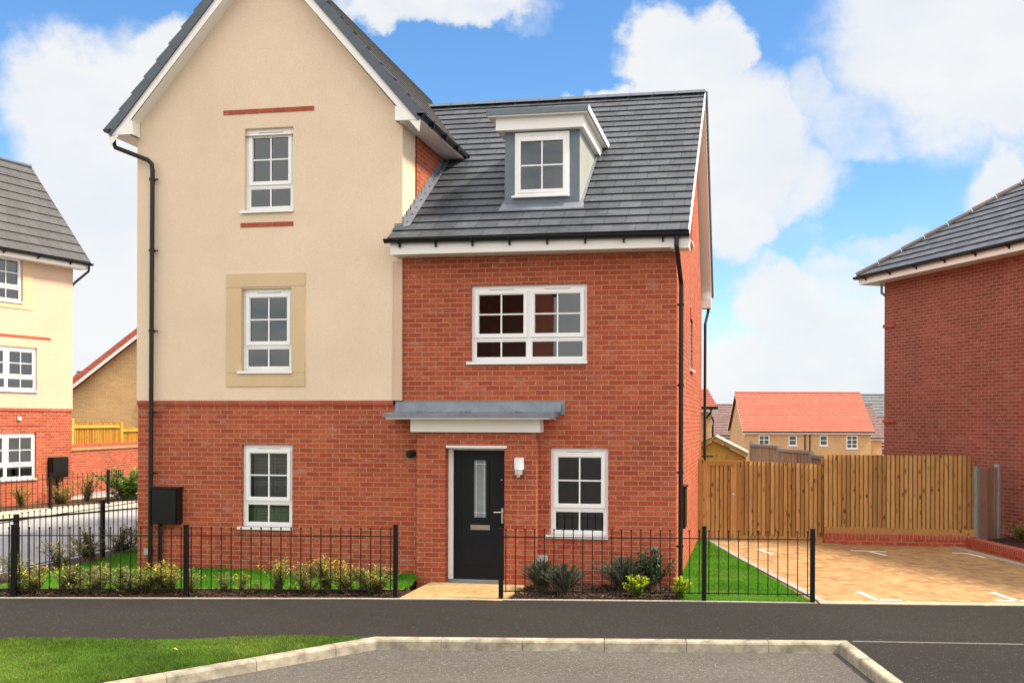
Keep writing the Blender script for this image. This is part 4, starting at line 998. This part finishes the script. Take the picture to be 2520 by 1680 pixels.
m=MB(); y0,y1=-.036,-.021; m.box(-3.7,-1.295,y0,y1,5.50,5.69-.03); m.box(wT[1],-1.295,y0,y1,5.662,6.99); m.build('stone_surround',M['stone'],nl,O)
for w_,yy_,bl_ in ((wT,-.02,None),(wM,-.02,None),(wG,0,'roller')): window(nl,O,*w_,yy_,units=2,blind=bl_)
m=MB(); RE=10.05; roof_courses(m,(LW,-.38,7.03),(.30,-.38,7.03),(LW,2.1,RE),(.30,2.1,RE),11,thick=.03); roof_courses(m,(.30,4.8,7.03),(LW,4.8,7.03),(.30,2.1,RE),(LW,2.1,RE),11,thick=.03)
rl=m.build('roof',[M['tile_steep'],M['butt']],nl,O)
m=MB(); m.tube([(LW,2.1,RE+.01),(.30,2.1,RE+.01)],.07,8); m.build('ridge_tiles',M['verge'],rl,O)
m=MB(); m.face([(.31,-.38,6.97),(.31,2.1,RE-.06),(.31,2.1,RE+.03),(.31,-.38,7.06)]); m.face([(.31,4.8,6.97),(.31,2.1,RE-.06),(.31,2.1,RE+.03),(.31,4.8,7.06)]); m.build('verge_caps',M['verge'],rl,O)
m=MB(); m.box(LW,.22,-.36,-.34,6.83,7.0); m.box(.20,.22,-.34,.0,6.83,7.0); m.build('fascia_board',M['fascia'],nl,O); m=MB(); m.box(LW,.2,-.34,-.0,6.84,6.86); m.build('soffit_board',M['soffit'],nl,O)
m=MB(); gutter(m,(LW,-.42,7.0),(.33,-.42,7.0),.06); brackets(m,(-8,-.42,7.0),(.3,-.42,7.0),8,.06); m.build('gutter',M['black'],nl,O)
m=MB(); m.tube([(.22,-.42,6.95),(.22,-.40,6.78),(.05,-.06,6.45),(.06,.1,6.35)],.034,8); m.build('downpipe',M['black'],nl,O)
m=MB(); m.box(-.79,-.255,-.17,-.001,.84,1.42); m.box(-.77,-.275,-.2,-.17,.87,1.39); o=m.build('meter_box',M['box'],nl,O); m=MB(); m.tube([(-.52,-.06,.84),(-.52,-.06,-.2)],.035,10); m.build('meter_pipe',M['box'],o,O)
m=MB(); m.box(-1.75,-1.65,-.05,-.001,2.46,2.55); m.build('wall_vent',M['white'],nl,O)
# brick garden wall with coping, timber fence on top
bw=thing('garden_wall','red brick garden wall with stone coping behind the leafy laurel on the left','wall',(-20.6,27.7,0)); 
a_,b_=Vector((-20.8,27.8,0)),Vector((-22.1,36.6,0)); ang2=math.atan2(b_.y-a_.y,b_.x-a_.x); L=(b_-a_).length
bw.location=a_; bw.rotation_euler=(0,0,ang2)
m=MB(); m.box(-1,L,0,.2,-.3,1.52); m.build('brickwork',M['brick'],bw); m=MB(); m.box(-1,L,-.04,.24,1.52,1.60); m.build('coping',M['slab'],bw)
m=MB(); m.box(-1,L,-.01,.21,1.60,1.72); m.build('brick_on_edge_course',M['brick_soldier'],bw)
gf=thing('timber_fence','golden timber fence standing on top of the brick garden wall on the left','fence',tuple(a_+Vector((0,0,1.72))),ang2)
for i,(s0,s1,hh) in enumerate(((-1,.15,.78),(.15,3.3,.66),(3.3,L,.52))):
    m=MB(); board_panel(m,s0,s1,.12,0,hh,.10); m.build('board_panel',M['wood_gold'],gf)
    m=MB(); m.box(s0,s1,.05,.10,hh-.16,hh-.08); m.build('rail',M['wood_gold'],gf)
for s_,hh in ((.15,.80),(3.3,.70),(7.6,.6)):
    m=MB(); m.box(s_-.07,s_+.07,.0,.12,0,hh); m.build('post',M['wood_gold'],gf)
# tan brick gable house beyond
def simple_house(label,loc,rz,W,D,ze,zr,wallm,roofm,z0=-5,ridge='x',wins=(),name='house',n=14,gut=True,over=.25):
    h=thing(name,label,'house',loc,rz)
    m=MB(); hs=[(w[0],w[1],w[2],w[3]) for w in wins]
    wall_y(m,0,W,z0,ze,0,hs,.08); m.face([(W,D,z0),(0,D,z0),(0,D,ze),(W,D,ze)])
    for x_ in (0,W):
        P=[(x_,0,z0),(x_,D,z0),(x_,D,ze),(x_,D/2,zr-.1),(x_,0,ze)]; m.face(P if x_ else P[::-1])
    m.build('wall',wallm,h)
    m=MB(); roof_courses(m,(-over,-.35,ze),(W+over,-.35,ze),(-over,D/2,zr),(W+over,D/2,zr),n,thick=.04); roof_courses(m,(W+over,D+.35,ze),(-over,D+.35,ze),(W+over,D/2,zr),(-over,D/2,zr),n,thick=.04)
    r_=m.build('roof',[roofm,M['butt']],h)
    m=MB(); m.tube([(-over,D/2,zr+.02),(W+over,D/2,zr+.02)],.10,8); m.build('ridge_tiles',roofm,r_)
    m=MB(); 
    for x_ in (-over-.01,W+over+.01):
        m.face([(x_,-.35,ze-.18),(x_,D/2,zr-.18),(x_,D/2,zr-.0),(x_,-.35,ze)]); m.face([(x_,D+.35,ze-.18),(x_,D/2,zr-.18),(x_,D/2,zr-.0),(x_,D+.35,ze)])
    m.build('verge_board',M['fascia'],r_)
    m=MB(); m.box(-over,W+over,-.33,-.30,ze-.22,ze-.03); m.box(-over,W+over,-.30,0,ze-.22,ze-.2); m.build('fascia_board',M['fascia'],h)
    if gut: m=MB(); gutter(m,(-over,-.41,ze-.02),(W+over,-.41,ze-.02),.07); m.build('gutter',M['black'],h)
    for (a_,b_,c_,d_,uu) in wins:
        F=MB(); f_=.09
        F.box(a_,a_+f_,.03,.08,c_,d_); F.box(b_-f_,b_,.03,.08,c_,d_); F.box(a_+f_,b_-f_,.03,.08,c_,c_+f_); F.box(a_+f_,b_-f_,.03,.08,d_-f_,d_)
        for k in range(1,uu+1):
            if uu>1: x_=a_+(b_-a_)*k/(uu+1)-0; F.box((a_+b_)/2-.03,(a_+b_)/2+.03,.035,.075,c_+f_,d_-f_); break
        nz_=3 if uu>1 else 2
        for k in range(1,nz_): z_=c_+(d_-c_)*k/nz_; F.box(a_+f_,b_-f_,.036,.074,z_-.03,z_+.03)
        w_=F.build('window',M['white'],h); G=MB(); G.box(a_+f_,b_-f_,.055,.3,c_+f_,d_-f_); G.build('pane',M['dimglass'],w_); s_=MB(); s_.box(a_-.1,b_+.1,-.07,.06,c_-.06,c_); s_.build('sill',M['white'],w_)
    return h
M['dimglass']=plain('dark_window_glass',(.06,.07,.075),.08,spec=.9)
# gable end of this one faces the camera: its long side runs away (rz=90deg turns local x into +y)
cB=(-28.6,37.4); 
tg=thing('house','tan brick house with red tiled gable roof rising between the two cream houses','house',(-28.6,37.6,-.35),R(10))
m=MB(); m.face([(-.6,0,-1),(13.4,0,-1),(13.4,0,3.2),(6.4,0,8.7),(-.6,0,3.2)]); m.face([(-.6,0,-1),(-.6,9,-1),(-.6,9,3.2),(-.6,0,3.2)]); m.build('wall',M['brick_tan'],tg)
m=MB(); roof_courses(m,(-1.0,9,3.15),(-1.0,-.3,3.15),(6.4,9,8.98),(6.4,-.3,8.98),26,thick=.05); roof_courses(m,(13.8,-.3,3.15),(13.8,9,3.15),(6.4,-.3,8.98),(6.4,9,8.98),26,thick=.05); rt=m.build('roof',[M['tile_red'],M['tile_red']],tg)
m=MB(); 
for sx in (-1,1): m.face([(6.4+sx*7.4,-.31,3.00),(6.4,-.31,8.83),(6.4,-.31,8.66),(6.4+sx*7.4,-.31,2.83)])
m.build('verge_board',M['fascia'],rt)
m=MB()
for sx in (-1,1): m.face([(6.4+sx*7.4,-.32,3.01),(6.4,-.32,8.84),(6.4,-.32,9.10),(6.4+sx*7.4,-.32,3.27)])
m.build('verge_tiles',M['tile_red'],rt)
m=MB(); m.box(3.35,4.3,-.06,-.001,2.55,3.7); m.build('window',M['white'],tg)
simple_house('dark roofed house far behind the cream house, only a sliver of roof showing',(-48,62,0),R(8),9,8,3.0,6.0,M['brick_tan'],M['tile_brown'])
# right distance
ps=math.atan2(2.06,11.78)
simple_house('long buff brick house with bright red tiled roof seen over the timber fences',(-1.0+.25,93.2,0),ps,11.55,9.0,1.66,5.35,M['brick_buff'],M['tile_red'],wins=[(1.25,2.25,.05,1.33,2),(4.0,4.75,.38,1.33,1),(6.85,7.6,.38,1.33,1),(9.3,10.35,.12,1.33,2)],n=17)
hr=[o for o in bpy.data.objects if o.name.startswith('house') and o.parent is None][-1]
for x_ in (5.5,5.95):
    m=MB(); m.tube([(x_,-.05,1.5),(x_,-.05,-5)],.055,8); m.build('downpipe',M['black'],hr)
simple_house('brown roofed buff brick house peeping out left of the red roofed house',(-4.3,110.9,0),ps,13.5,8.5,1.1,4.5,M['brick_buff'],M['tile_brown'],wins=[(1.0,2.0,-1.4,.6,1) ,(1.3+.9,3.1,-.9,.5,2)],n=12)
simple_house('brown roofed buff brick house peeping out right of the red roofed house',(8.4,105.5,0),ps,4.6,8.5,.95,4.35,M['brick_buff'],M['tile_brown'],n=12)
simple_house('distant small red brick gabled house with blue grey roof beside the right hand house',(13.6,122,0),ps+R(0),8,7,2.9,5.9,M['brick'],M['tile_right'],n=8)
simple_house('grey roofed red brick terrace end low beside the right hand house, far away',(13.0,112,0),ps,6,6,.3,3.1,M['brick'],M['tile_brown'],wins=[(.6,1.4,-1.7,-.2,1)],n=8)
simple_house('pale house roof far away left of the brown roofed house',(-7.2,124,0),ps,4.6,8,.6,4.0,M['brick'],M['tile_brown'],n=8)
# tan brick house directly behind the end wall, with two downpipes
tb=simple_house('tan brick house with orange tiles just behind the brick end wall',(-14.0,43.9,0),R(8),12.25,8,3.15,4.0,M['brick_buff'],M['tile_red'],n=9,gut=True)
m=MB(); m.tube([(12.2,-.35,3.1),(12.2,-.3,2.9),(11.95,-.06,2.6),(11.95,-.06,-1)],.045,8); m.build('downpipe',M['black'],tb)
m=MB(); m.tube([(12.30,.5,2.75),(12.4,.45,2.5),(12.32,.1,2.3),(12.32,.1,-1)],.045,8); m.build('downpipe',M['black'],tb)

# ================================================================== RIGHT NEIGHBOUR (hipped roof)
AR=math.atan2(-.924,.518)
nr=thing('house','dark red brick house with hipped slate grey roof at the right edge','house',(3.19,25.73,0),AR)
WLn,DPn=13.,9.
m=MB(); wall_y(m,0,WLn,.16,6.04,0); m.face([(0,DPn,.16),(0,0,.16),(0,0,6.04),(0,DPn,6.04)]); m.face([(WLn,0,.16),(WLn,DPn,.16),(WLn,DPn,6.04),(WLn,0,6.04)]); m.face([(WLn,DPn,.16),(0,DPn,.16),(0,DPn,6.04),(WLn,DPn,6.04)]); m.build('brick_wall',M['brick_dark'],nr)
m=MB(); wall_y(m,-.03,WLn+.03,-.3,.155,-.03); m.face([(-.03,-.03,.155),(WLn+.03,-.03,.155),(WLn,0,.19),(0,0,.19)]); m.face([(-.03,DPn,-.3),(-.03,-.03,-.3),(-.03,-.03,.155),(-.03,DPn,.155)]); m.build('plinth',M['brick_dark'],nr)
for z_ in (4.84,2.50):
    m=MB(); m.box(-.03,.42,-.03,-.001,z_-.04,z_+.04); m.box(-.03,-.001,-.001,1.0,z_-.04,z_+.04); m.build('brick_strip',M['brick_strip'],nr)
oh=.48; ze=6.10; s_=.72; rise=(DPn/2+oh)*s_; ZRn=ze+rise
m=MB(); rl_=[(-oh,-oh,ze),(WLn+oh,-oh,ze),(DPn/2,DPn/2,ZRn),(WLn-DPn/2,DPn/2,ZRn)]
roof_courses(m,rl_[0],rl_[1],rl_[2],rl_[3],19,thick=.028)
roof_courses(m,(-oh,DPn+oh,ze),(-oh,-oh,ze),(DPn/2,DPn/2,ZRn),(DPn/2,DPn/2+.01,ZRn),19,thick=.028)
roof_courses(m,(WLn+oh,-oh,ze),(WLn+oh,DPn+oh,ze),(WLn-DPn/2,DPn/2,ZRn),(WLn-DPn/2,DPn/2+.01,ZRn),19,thick=.028)
roof_courses(m,(WLn+oh,DPn+oh,ze),(-oh,DPn+oh,ze),(WLn-DPn/2,DPn/2,ZRn),(DPn/2,DPn/2,ZRn),19,thick=.028)
rr=m.build('roof',[M['tile_right'],M['butt']],nr)
m=MB(); 
for k in range(13):
    a_=Vector(rl_[0]).lerp(Vector(rl_[2]),k/13); b_=Vector(rl_[0]).lerp(Vector(rl_[2]),(k+.97)/13); m.tube([a_+Vector((0,0,.045)),b_+Vector((0,0,.03))],[.075,.062],8)
m.build('hip_tiles',M['stonegrey'] if 'stonegrey' in M else plain('hip_tile_grey',(.16,.145,.14),.7,noise=.2,nscale=4),rr)
m=MB(); m.box(-oh+.04,WLn+oh-.04,-oh+.04,-oh+.06,ze-.2,ze-.02); m.box(-oh+.04,-oh+.06,-oh+.06,DPn+oh,ze-.2,ze-.02); m.build('fascia_board',M['fascia'],nr)
m=MB(); m.box(-oh+.06,WLn+oh,-oh+.06,0,ze-.19,ze-.17); m.box(-oh+.06,0,0,DPn,ze-.19,ze-.17); m.build('soffit_board',M['soffit'],nr)
m=MB(); gutter(m,(-oh-.04,-oh-.02,ze-.01),(WLn+oh,-oh-.02,ze-.01),.062); brackets(m,(-oh,-oh-.02,ze-.01),(WLn,-oh-.02,ze-.01),14,.062); gutter(m,(-oh-.02,DPn,ze-.01),(-oh-.02,-oh-.06,ze-.01),.062); m.build('gutter',M['black'],nr)
m=MB(); m.tube([(-.12,.0,5.90),(-.12,0.,5.68),(-.05,.25,5.50),(-.05,.3,5.4),(-.05,.3,0)],.034,8); m.build('downpipe',M['grey'],nr)

# ================================================================== PLANTS
def leaf(mb,p,d,L,w,up,tint,fold=.25):
    d=Vector(d).normalized(); side=d.cross(Vector(up)).normalized() if d.cross(Vector(up)).length>1e-3 else Vector((1,0,0)); nrm=side.cross(d)
    p=Vector(p); mid=p+d*L*.5+nrm*L*.06; tip=p+d*L-nrm*L*.05
    mb.face([p,mid+side*w*.5+nrm*w*fold,tip,mid],tint=tint,uv=[(0,0)]*4); mb.face([p,mid,tip,mid-side*w*.5+nrm*w*fold],tint=tint,uv=[(0,0)]*4)
def shrub(kind,seed,ns,h,spread,leafL,leafW,lpm,mat,arch=.6,droop=.0,toptint=0.,base=0.1,name='shrub'):
    rng=random.Random(seed); F=MB(); S=MB()
    for i in range(ns):
        a=rng.uniform(0,6.283); out=rng.uniform(.1,1)*spread; hh=h*rng.uniform(.6,1.05)*(1-.25*(out/spread)**2); 
        p0=Vector((rng.gauss(0,spread*.12),rng.gauss(0,spread*.12),0)); p2=Vector((math.cos(a)*out,math.sin(a)*out,hh)); p1=Vector((math.cos(a)*out*.35,math.sin(a)*out*.35,hh*.6))
        pts=[]; K=7
        for k in range(K+1):
            t=k/K; pts.append(p0*(1-t)**2+p1*2*t*(1-t)+p2*t*t+Vector((0,0,-droop*t**3*hh)))
        S.tube(pts,[.004*(1-.7*k/K)+.0012 for k in range(K+1)],4,cap=False)
        n=int(lpm*hh*rng.uniform(.8,1.2))
        for j in range(n):
            t=base+(1-base)*(j+.5)/n; k=min(K-1,int(t*K)); q=pts[k].lerp(pts[k+1],t*K-k); ax=(pts[k+1]-pts[k]).normalized()
            th=j*2.4+rng.uniform(-.4,.4); rad=Vector((math.cos(th),math.sin(th),rng.uniform(-.1,.5)))
            d=ax*arch+rad*(1.1-.3*t); tt=rng.random()*.75+toptint*t*.6 
            leaf(F,q,d,leafL*rng.uniform(.6,1.15)*(1.1-.4*t),leafW*rng.uniform(.7,1.2),(0,0,1) if abs(d.normalized().z)<.9 else (1,0,0),min(1,max(0,tt)))
    root=bpy.data.objects.new(name,None); root.empty_display_size=.1; col.objects.link(root)
    F.build('foliage',mat,root); S.build('stems',M['stem'],root)
    return root
def place(proto,first,x,y,z,s,rz,label,cat,group):
    o=proto if first else copy_tree(proto)
    o.location=(x,y,z); o.scale=(s*random.uniform(.9,1.25),s*random.uniform(.9,1.2),s*random.uniform(.82,1.1)); o.rotation_euler=(0,0,rz); tag(o,label,cat,group); return o
prot=[shrub('g',11,20,.50,.44,.105,.024,85,M['leaf_gold'],.35,toptint=.4,name='golden_shrub'),shrub('g',12,14,.62,.36,.105,.024,70,M['leaf_gold'],.45,toptint=.5,name='golden_shrub'),
      shrub('b',13,22,.48,.50,.105,.023,85,M['leaf_bronze'],.35,toptint=.3,name='bronze_shrub'),shrub('b',14,15,.60,.42,.105,.023,72,M['leaf_bronze'],.4,toptint=.5,name='bronze_shrub')]
used=set()
ordn=['first','second','third','fourth','fifth','sixth','seventh','eighth','ninth','tenth','eleventh','twelfth','thirteenth','fourteenth','fifteenth','sixteenth']
GRP='shrubs along the front railing left of the path'
# (x, y, proto, scale, label detail)
def by(x): # y of the left front edge at x
    return 12.19+(x+10.2)*.1817
frontrow=[(-10.35,.50,2,1.15,'bushy bronze green shrub at the far left end of the front bed'),(-10.0,.38,0,1.0,'gold edged shrub against the first railing post at the far left'),
 (-9.55,.45,2,1.1,'bronze green shrub with pale tips in front of the side lawn'),(-9.15,.35,3,.85,'low olive shrub between two larger ones left of the house corner'),
 (-8.80,.5,2,1.05,'broad bronze green shrub below the brick corner of the house'),(-8.50,.42,0,1.15,'yellow leaved shrub below the left black downpipe'),
 (-8.22,.5,0,1.1,'golden shrub in front of the pipe of the black meter box'),(-7.85,.4,3,.8,'small olive shrub beside the middle railing post'),
 (-7.15,.45,1,.6,'tiny sparse yellow seedling right of the middle railing post'),(-6.62,.42,1,1.1,'thin upright gold tipped shrub under the left window sill'),
 (-6.30,.5,3,.95,'bronze shrub just right of the ground floor window above the lawn edge'),(-5.98,.45,1,1.2,'tallest gold tipped shrub in the right part of the left bed'),
 (-5.68,.42,0,1.0,'golden shrub with upright pale stems near the end of the railing'),(-5.28,.40,0,1.15,'dense bright yellow and green shrub beside the last railing post')]
frontrow+=[(-9.75,.62,1,.75,'pale tipped shrub set back behind the first railing post'),(-9.32,.7,0,.9,'golden shrub set back on the lawn edge near the house corner'),(-8.62,.28,2,.6,'small low bronze shrub at the very front below the brick corner'),(-8.05,.33,1,.7,'small yellow shrub left of the middle railing post, close to the rails'),
 (-7.42,.5,3,.6,'little olive shrub right of the middle railing post'),(-6.85,.3,2,.5,'low dark seedling between the tiny yellow one and the sill'),(-6.14,.3,3,.65,'low bronze shrub squeezed between two taller ones right of the window'),(-5.50,.58,3,.75,'set back olive shrub near the end of the left bed')]
for i,(x,dy,k,s,lab) in enumerate(frontrow):
    y=by(x)+dy; place(prot[k],k not in used,x,y,gz(x,y)*.4,s*.86,random.uniform(0,6),lab,'shrub',GRP); used.add(k)
for i,(x,y,k,s,lab) in enumerate([(-11.0,13.5,2,.9,'bronze shrub inside the side railing nearest the pavement'),(-10.95,14.4,3,1.0,'bronze shrub along the side railing, second from the pavement'),(-11.0,15.2,2,1.0,'olive shrub in the middle of the side railing bed'),
      (-10.95,15.95,2,1.05,'dark bronze shrub beside the further side railing post'),(-11.0,16.7,3,1.1,'olive brown shrub behind the house corner on the side bed'),(-11.0,17.5,2,1.1,'farthest bronze shrub of the side bed next to the house corner')]):
    place(prot[k],False,x,y,zl(x,y),s,random.uniform(0,6),lab,'shrub','shrubs along the side railing')
for i,(s_,lab) in enumerate([(-1.0,'golden shrub under the black meter box of the left house'),(-2.2,'yellow shrub below the window of the left neighbouring house'),(-3.4,'green shrub at the left edge of the photo below the neighbour window'),(-.1,'gold tipped shrub near the corner of the left neighbouring house')]):
    x,y=T2((-19.44,26.03),AL,s_,-.75); place(prot[i%2],False,x,y,.08,1.25,i*1.3,lab,'shrub','shrubs in front of the left neighbour')
sheet('soil_bed',[T2((-19.44,26.03),AL,-9,-1.35),T2((-19.44,26.03),AL,1.2,-1.35),T2((-19.44,26.03),AL,2.6,-.3),T2((-19.44,26.03),AL,2.6,.3),T2((-19.44,26.03),AL,-9,0)],.142,M['mulch'])
# laurel against the garden wall
la=shrub('l',21,34,.95,.9,.19,.075,48,M['leaf_olive'],.4,toptint=.3,name='laurel_bush'); la.location=(-18.0,26.5,.1); tag(la,'large leaved fresh green bush against the brick garden wall','bush')
lb=copy_tree(la); lb.location=(-17.2,27.0,.1); lb.rotation_euler=(0,0,2); lb.scale=(1.1,1.1,.95); la.scale=(1.15,1.15,1.05); tag(lb,'right hand leafy bush half hidden by the corner of the cream gable house','bush')
# right bed
lav=shrub('v',31,150,.42,.38,.036,.010,330,M['leaf_grey'],.9,base=.15,name='lavender_bush'); 
for i,(x,y,s,lab) in enumerate([(-3.02,14.25,.95,'grey green lavender mound below the grey utility box'),(-2.62,13.85,.98,'wide grey green lavender mound closest to the pavement'),(-1.86+.02,14.45,1.12,'dark grey green mound in the middle of the right bed')]):
    place(lav,i==0,x,y,0,s,i*2.1,lab,'bush','grey green mounds in the right bed')
lim=shrub('c',41,34,.34,.19,.07,.026,120,M['leaf_lime'],.5,toptint=.6,name='lime_bush')
for i,(x,y,s,lab) in enumerate([(-1.60,13.92,1.0,'bright lime green leafy bush in the middle of the right bed'),(-.98,13.95,1.0,'yellow lime bush at the right end of the bed beside the downpipe')]):
    place(lim,i==0,x,y,0,s,i*1.7,lab,'bush','lime green bushes in the right bed')
ev=shrub('e',51,30,.66,.36,.11,.036,60,M['leaf_dark'],.7,base=.2,name='evergreen_shrub'); ev.location=(-1.42,14.5,0); tag(ev,'tall dark blue green evergreen shrub against the brick wall in the right bed','bush')
for i,(x,y,lab) in enumerate([(5.25,21.1,'small leafy plant with pale flowers beside the concrete fence post'),(5.75,19.9,'low yellow green plant behind the low brick retaining wall')]):
    place(prot[0],False,x,y,.10,.8,i*2.,lab,'plant','plants behind the retaining wall')
# pale pebble-like leaf scraps on the verge
m=MB(); leaf(m,(-6.02,9.62,.045),(1,.2,.02),.08,.05,(0,0,1),.5); tag(m.build('fallen_leaf',M['slab']),'single pale yellow leaf lying on the grass verge','leaf')

# ================================================================== OPPOSITE SIDE (seen only in the window reflections)
simple_house('brick house across the road mirrored in the upstairs window of the brick half',(-9.3,-10.5,0),math.pi,7.5,6,8.4,10.5,M['brick'],M['tile_steep'],z0=-.3,n=14)
# ================================================================== CAMERA
f=2300.; psi=math.atan(.175)
cam=bpy.data.cameras.new('camera'); co=bpy.data.objects.new('camera',cam); col.objects.link(co); sc.camera=co
cam.sensor_width=36; cam.lens=f/2352*36; cam.shift_x=-(1328-1176)/2352; cam.shift_y=(970-784)/2352; cam.clip_end=5000; cam.clip_start=.1
co.matrix_world=Matrix.Translation((0,0,2.44))@Matrix.Rotation(psi,4,'Z')@Matrix.Rotation(math.pi/2,4,'X')@Matrix.Rotation(.003,4,'Z')

# ================================================================== LIGHT AND SKY
SUN_AZ=R(1.5); SUN_EL=R(53)   # sun to the right (+x), slightly behind the facade
sd=Vector((math.cos(SUN_EL)*math.cos(SUN_AZ),math.cos(SUN_EL)*math.sin(SUN_AZ),math.sin(SUN_EL)))
sl_=bpy.data.lights.new('sun','SUN'); sl_.energy=4.0; sl_.angle=R(8); sl_.color=(1,.84,.64)
so=bpy.data.objects.new('sun',sl_); col.objects.link(so); so.rotation_euler=sd.to_track_quat('Z','Y').to_euler(); so.location=(20,10,30)
w=bpy.data.worlds.new('World'); sc.world=w; w.use_nodes=True; nt=w.node_tree; q=NT(nt)
bg=nt.nodes['Background']; bg.inputs['Strength'].default_value=.13
sky=q.n('ShaderNodeTexSky'); sky.sky_type='NISHITA'; sky.sun_disc=False; sky.sun_elevation=SUN_EL
sky.sun_rotation=math.pi/2-SUN_AZ; sky.air_density=1.0; sky.dust_density=.4; sky.ozone_density=3.
tc=q.n('ShaderNodeTexCoord'); dirv=tc.outputs['Generated']
hs=q.n('ShaderNodeHueSaturation'); hs.inputs['Saturation'].default_value=1.22; hs.inputs['Value'].default_value=.80; q.l(sky.outputs[0],hs.inputs['Color'])
S_,C_=math.sin(psi),math.cos(psi)
def dirpx(x,y):
    dx=x-1328; dy=970-y; a_=dx-.003*dy; b_=dy+.003*dx; return Vector((-f*S_+a_*C_,f*C_+a_*S_,b_)).normalized()
# cloud banks, the top right ones painting the sun glow: (centre direction, half width, half height in radians, density)
banks=[(275,350,.10,.115,1.),(380,190,.05,.055,.95),(250,600,.13,.12,1.),(250,800,.10,.06,.8),
 (1010,5,.11,.022,.8),(1180,35,.05,.018,.4),
 (1520,170,.055,.055,1.),(1640,140,.045,.045,.9),(1580,270,.09,.07,1.),(1340,225,.04,.016,.85),(1700,330,.085,.085,.95),(1880,210,.035,.045,.62),(1960,300,.05,.045,.6),(2110,190,.045,.05,.66),
 (1800,430,.075,.045,.78),(1700,520,.05,.045,.85),(1800,700,.055,.055,.95),(1930,640,.05,.03,.66),(2000,830,.16,.09,.85),(1720,870,.12,.055,.85),
 (2330,440,.05,.045,.9),(2400,-20,.20,.15,1.),(2180,60,.16,.09,.5),(1650,20,.03,.01,.0),(2060,580,.05,.02,.5),(1850,560,.05,.03,.4)]
# warp the direction a little so that the banks get torn edges
wn=q.n('ShaderNodeTexNoise'); wn.inputs['Scale'].default_value=9; wn.inputs['Detail'].default_value=8; wn.inputs['Roughness'].default_value=.62; q.l(dirv,wn.inputs['Vector'])
sb=q.n('ShaderNodeVectorMath',op='SUBTRACT'); q.l(wn.outputs['Color'],sb.inputs[0]); sb.inputs[1].default_value=(.5,.5,.5)
sc_=q.n('ShaderNodeVectorMath',op='SCALE'); q.l(sb.outputs[0],sc_.inputs[0]); sc_.inputs['Scale'].default_value=.11
ad=q.n('ShaderNodeVectorMath',op='ADD'); q.l(dirv,ad.inputs[0]); q.l(sc_.outputs[0],ad.inputs[1]); wd=ad.outputs[0]
tot=None
for (x,y,hw,hh,den) in banks:
    c=dirpx(x,y)
    s1=q.n('ShaderNodeVectorMath',op='SUBTRACT'); q.l(wd,s1.inputs[0]); s1.inputs[1].default_value=tuple(c)
    s2=q.n('ShaderNodeVectorMath',op='MULTIPLY'); q.l(s1.outputs[0],s2.inputs[0]); s2.inputs[1].default_value=(1/hw,1/hw,1/hh)
    ln=q.n('ShaderNodeVectorMath',op='LENGTH'); q.l(s2.outputs[0],ln.inputs[0])
    mr=q.n('ShaderNodeMapRange',interpolation_type='SMOOTHSTEP'); q.l(ln.outputs['Value'],mr.inputs[0]); mr.inputs[1].default_value=1.25; mr.inputs[2].default_value=.55; mr.inputs[3].default_value=0; mr.inputs[4].default_value=den
    tot=mr.outputs[0] if tot is None else q.math('MAXIMUM',tot,mr.outputs[0])
# clouds in the rest of the sky, away from the view
sx=q.n('ShaderNodeSeparateXYZ'); q.l(dirv,sx.inputs[0])
gen=q.ramp(q.noise(q.mapping(dirv,(2.2,2.2,4.5)),1.0,9,.58),[(.30,0.),(.50,.97)])
fd=q.n('ShaderNodeVectorMath',op='DOT_PRODUCT'); q.l(dirv,fd.inputs[0]); fd.inputs[1].default_value=tuple(dirpx(1200,500))
away=q.n('ShaderNodeMapRange'); q.l(fd.outputs['Value'],away.inputs[0]); away.inputs[1].default_value=.86; away.inputs[2].default_value=.70; away.inputs[3].default_value=0; away.inputs[4].default_value=1
tot=q.math('MAXIMUM',tot,q.math('MULTIPLY',gen,away.outputs[0]))
det=q.noise(q.mapping(dirv,(1,1,1.3)),17,8,.6)
cl=q.math('ADD',tot,q.math('MULTIPLY',q.math('SUBTRACT',det,.5),.66)); 
clf=q.n('ShaderNodeMapRange',interpolation_type='SMOOTHSTEP'); q.l(cl,clf.inputs[0]); clf.inputs[1].default_value=.22; clf.inputs[2].default_value=.86
clf2=q.math('MULTIPLY',clf.outputs[0],.97)
shade=q.noise(q.mapping(dirv,(1,1,2),loc=(2,1,0)),6,6,.55)
ccol=q.ramp(shade,[(.30,(.86,.92,.975)),(.55,(.985,.995,1.))])
gain=q.math('ADD',q.math('MULTIPLY',away.outputs[0],4.9),3.5)  # unseen clouds made brighter and warmer to add ambient light
warm=q.mix(away.outputs[0],(1,1,1),(1,.93,.82)); ccol=q.mix(1,ccol,warm,'MULTIPLY')
gv=q.n('ShaderNodeVectorMath',op='SCALE'); q.l(ccol,gv.inputs[0]); q.l(gain,gv.inputs['Scale']); ccol=gv.outputs[0]
fin=q.mix(clf2,hs.outputs[0],ccol)
q.l(fin,bg.inputs['Color'])
w.cycles.sampling_method='MANUAL'; w.cycles.sample_map_resolution=512
sc.view_settings.view_transform='Standard'; sc.view_settings.look='None'; sc.view_settings.exposure=1.05; sc.view_settings.gamma=1
sc.cycles.max_bounces=8; sc.cycles.transparent_max_bounces=12; sc.cycles.use_denoising=True
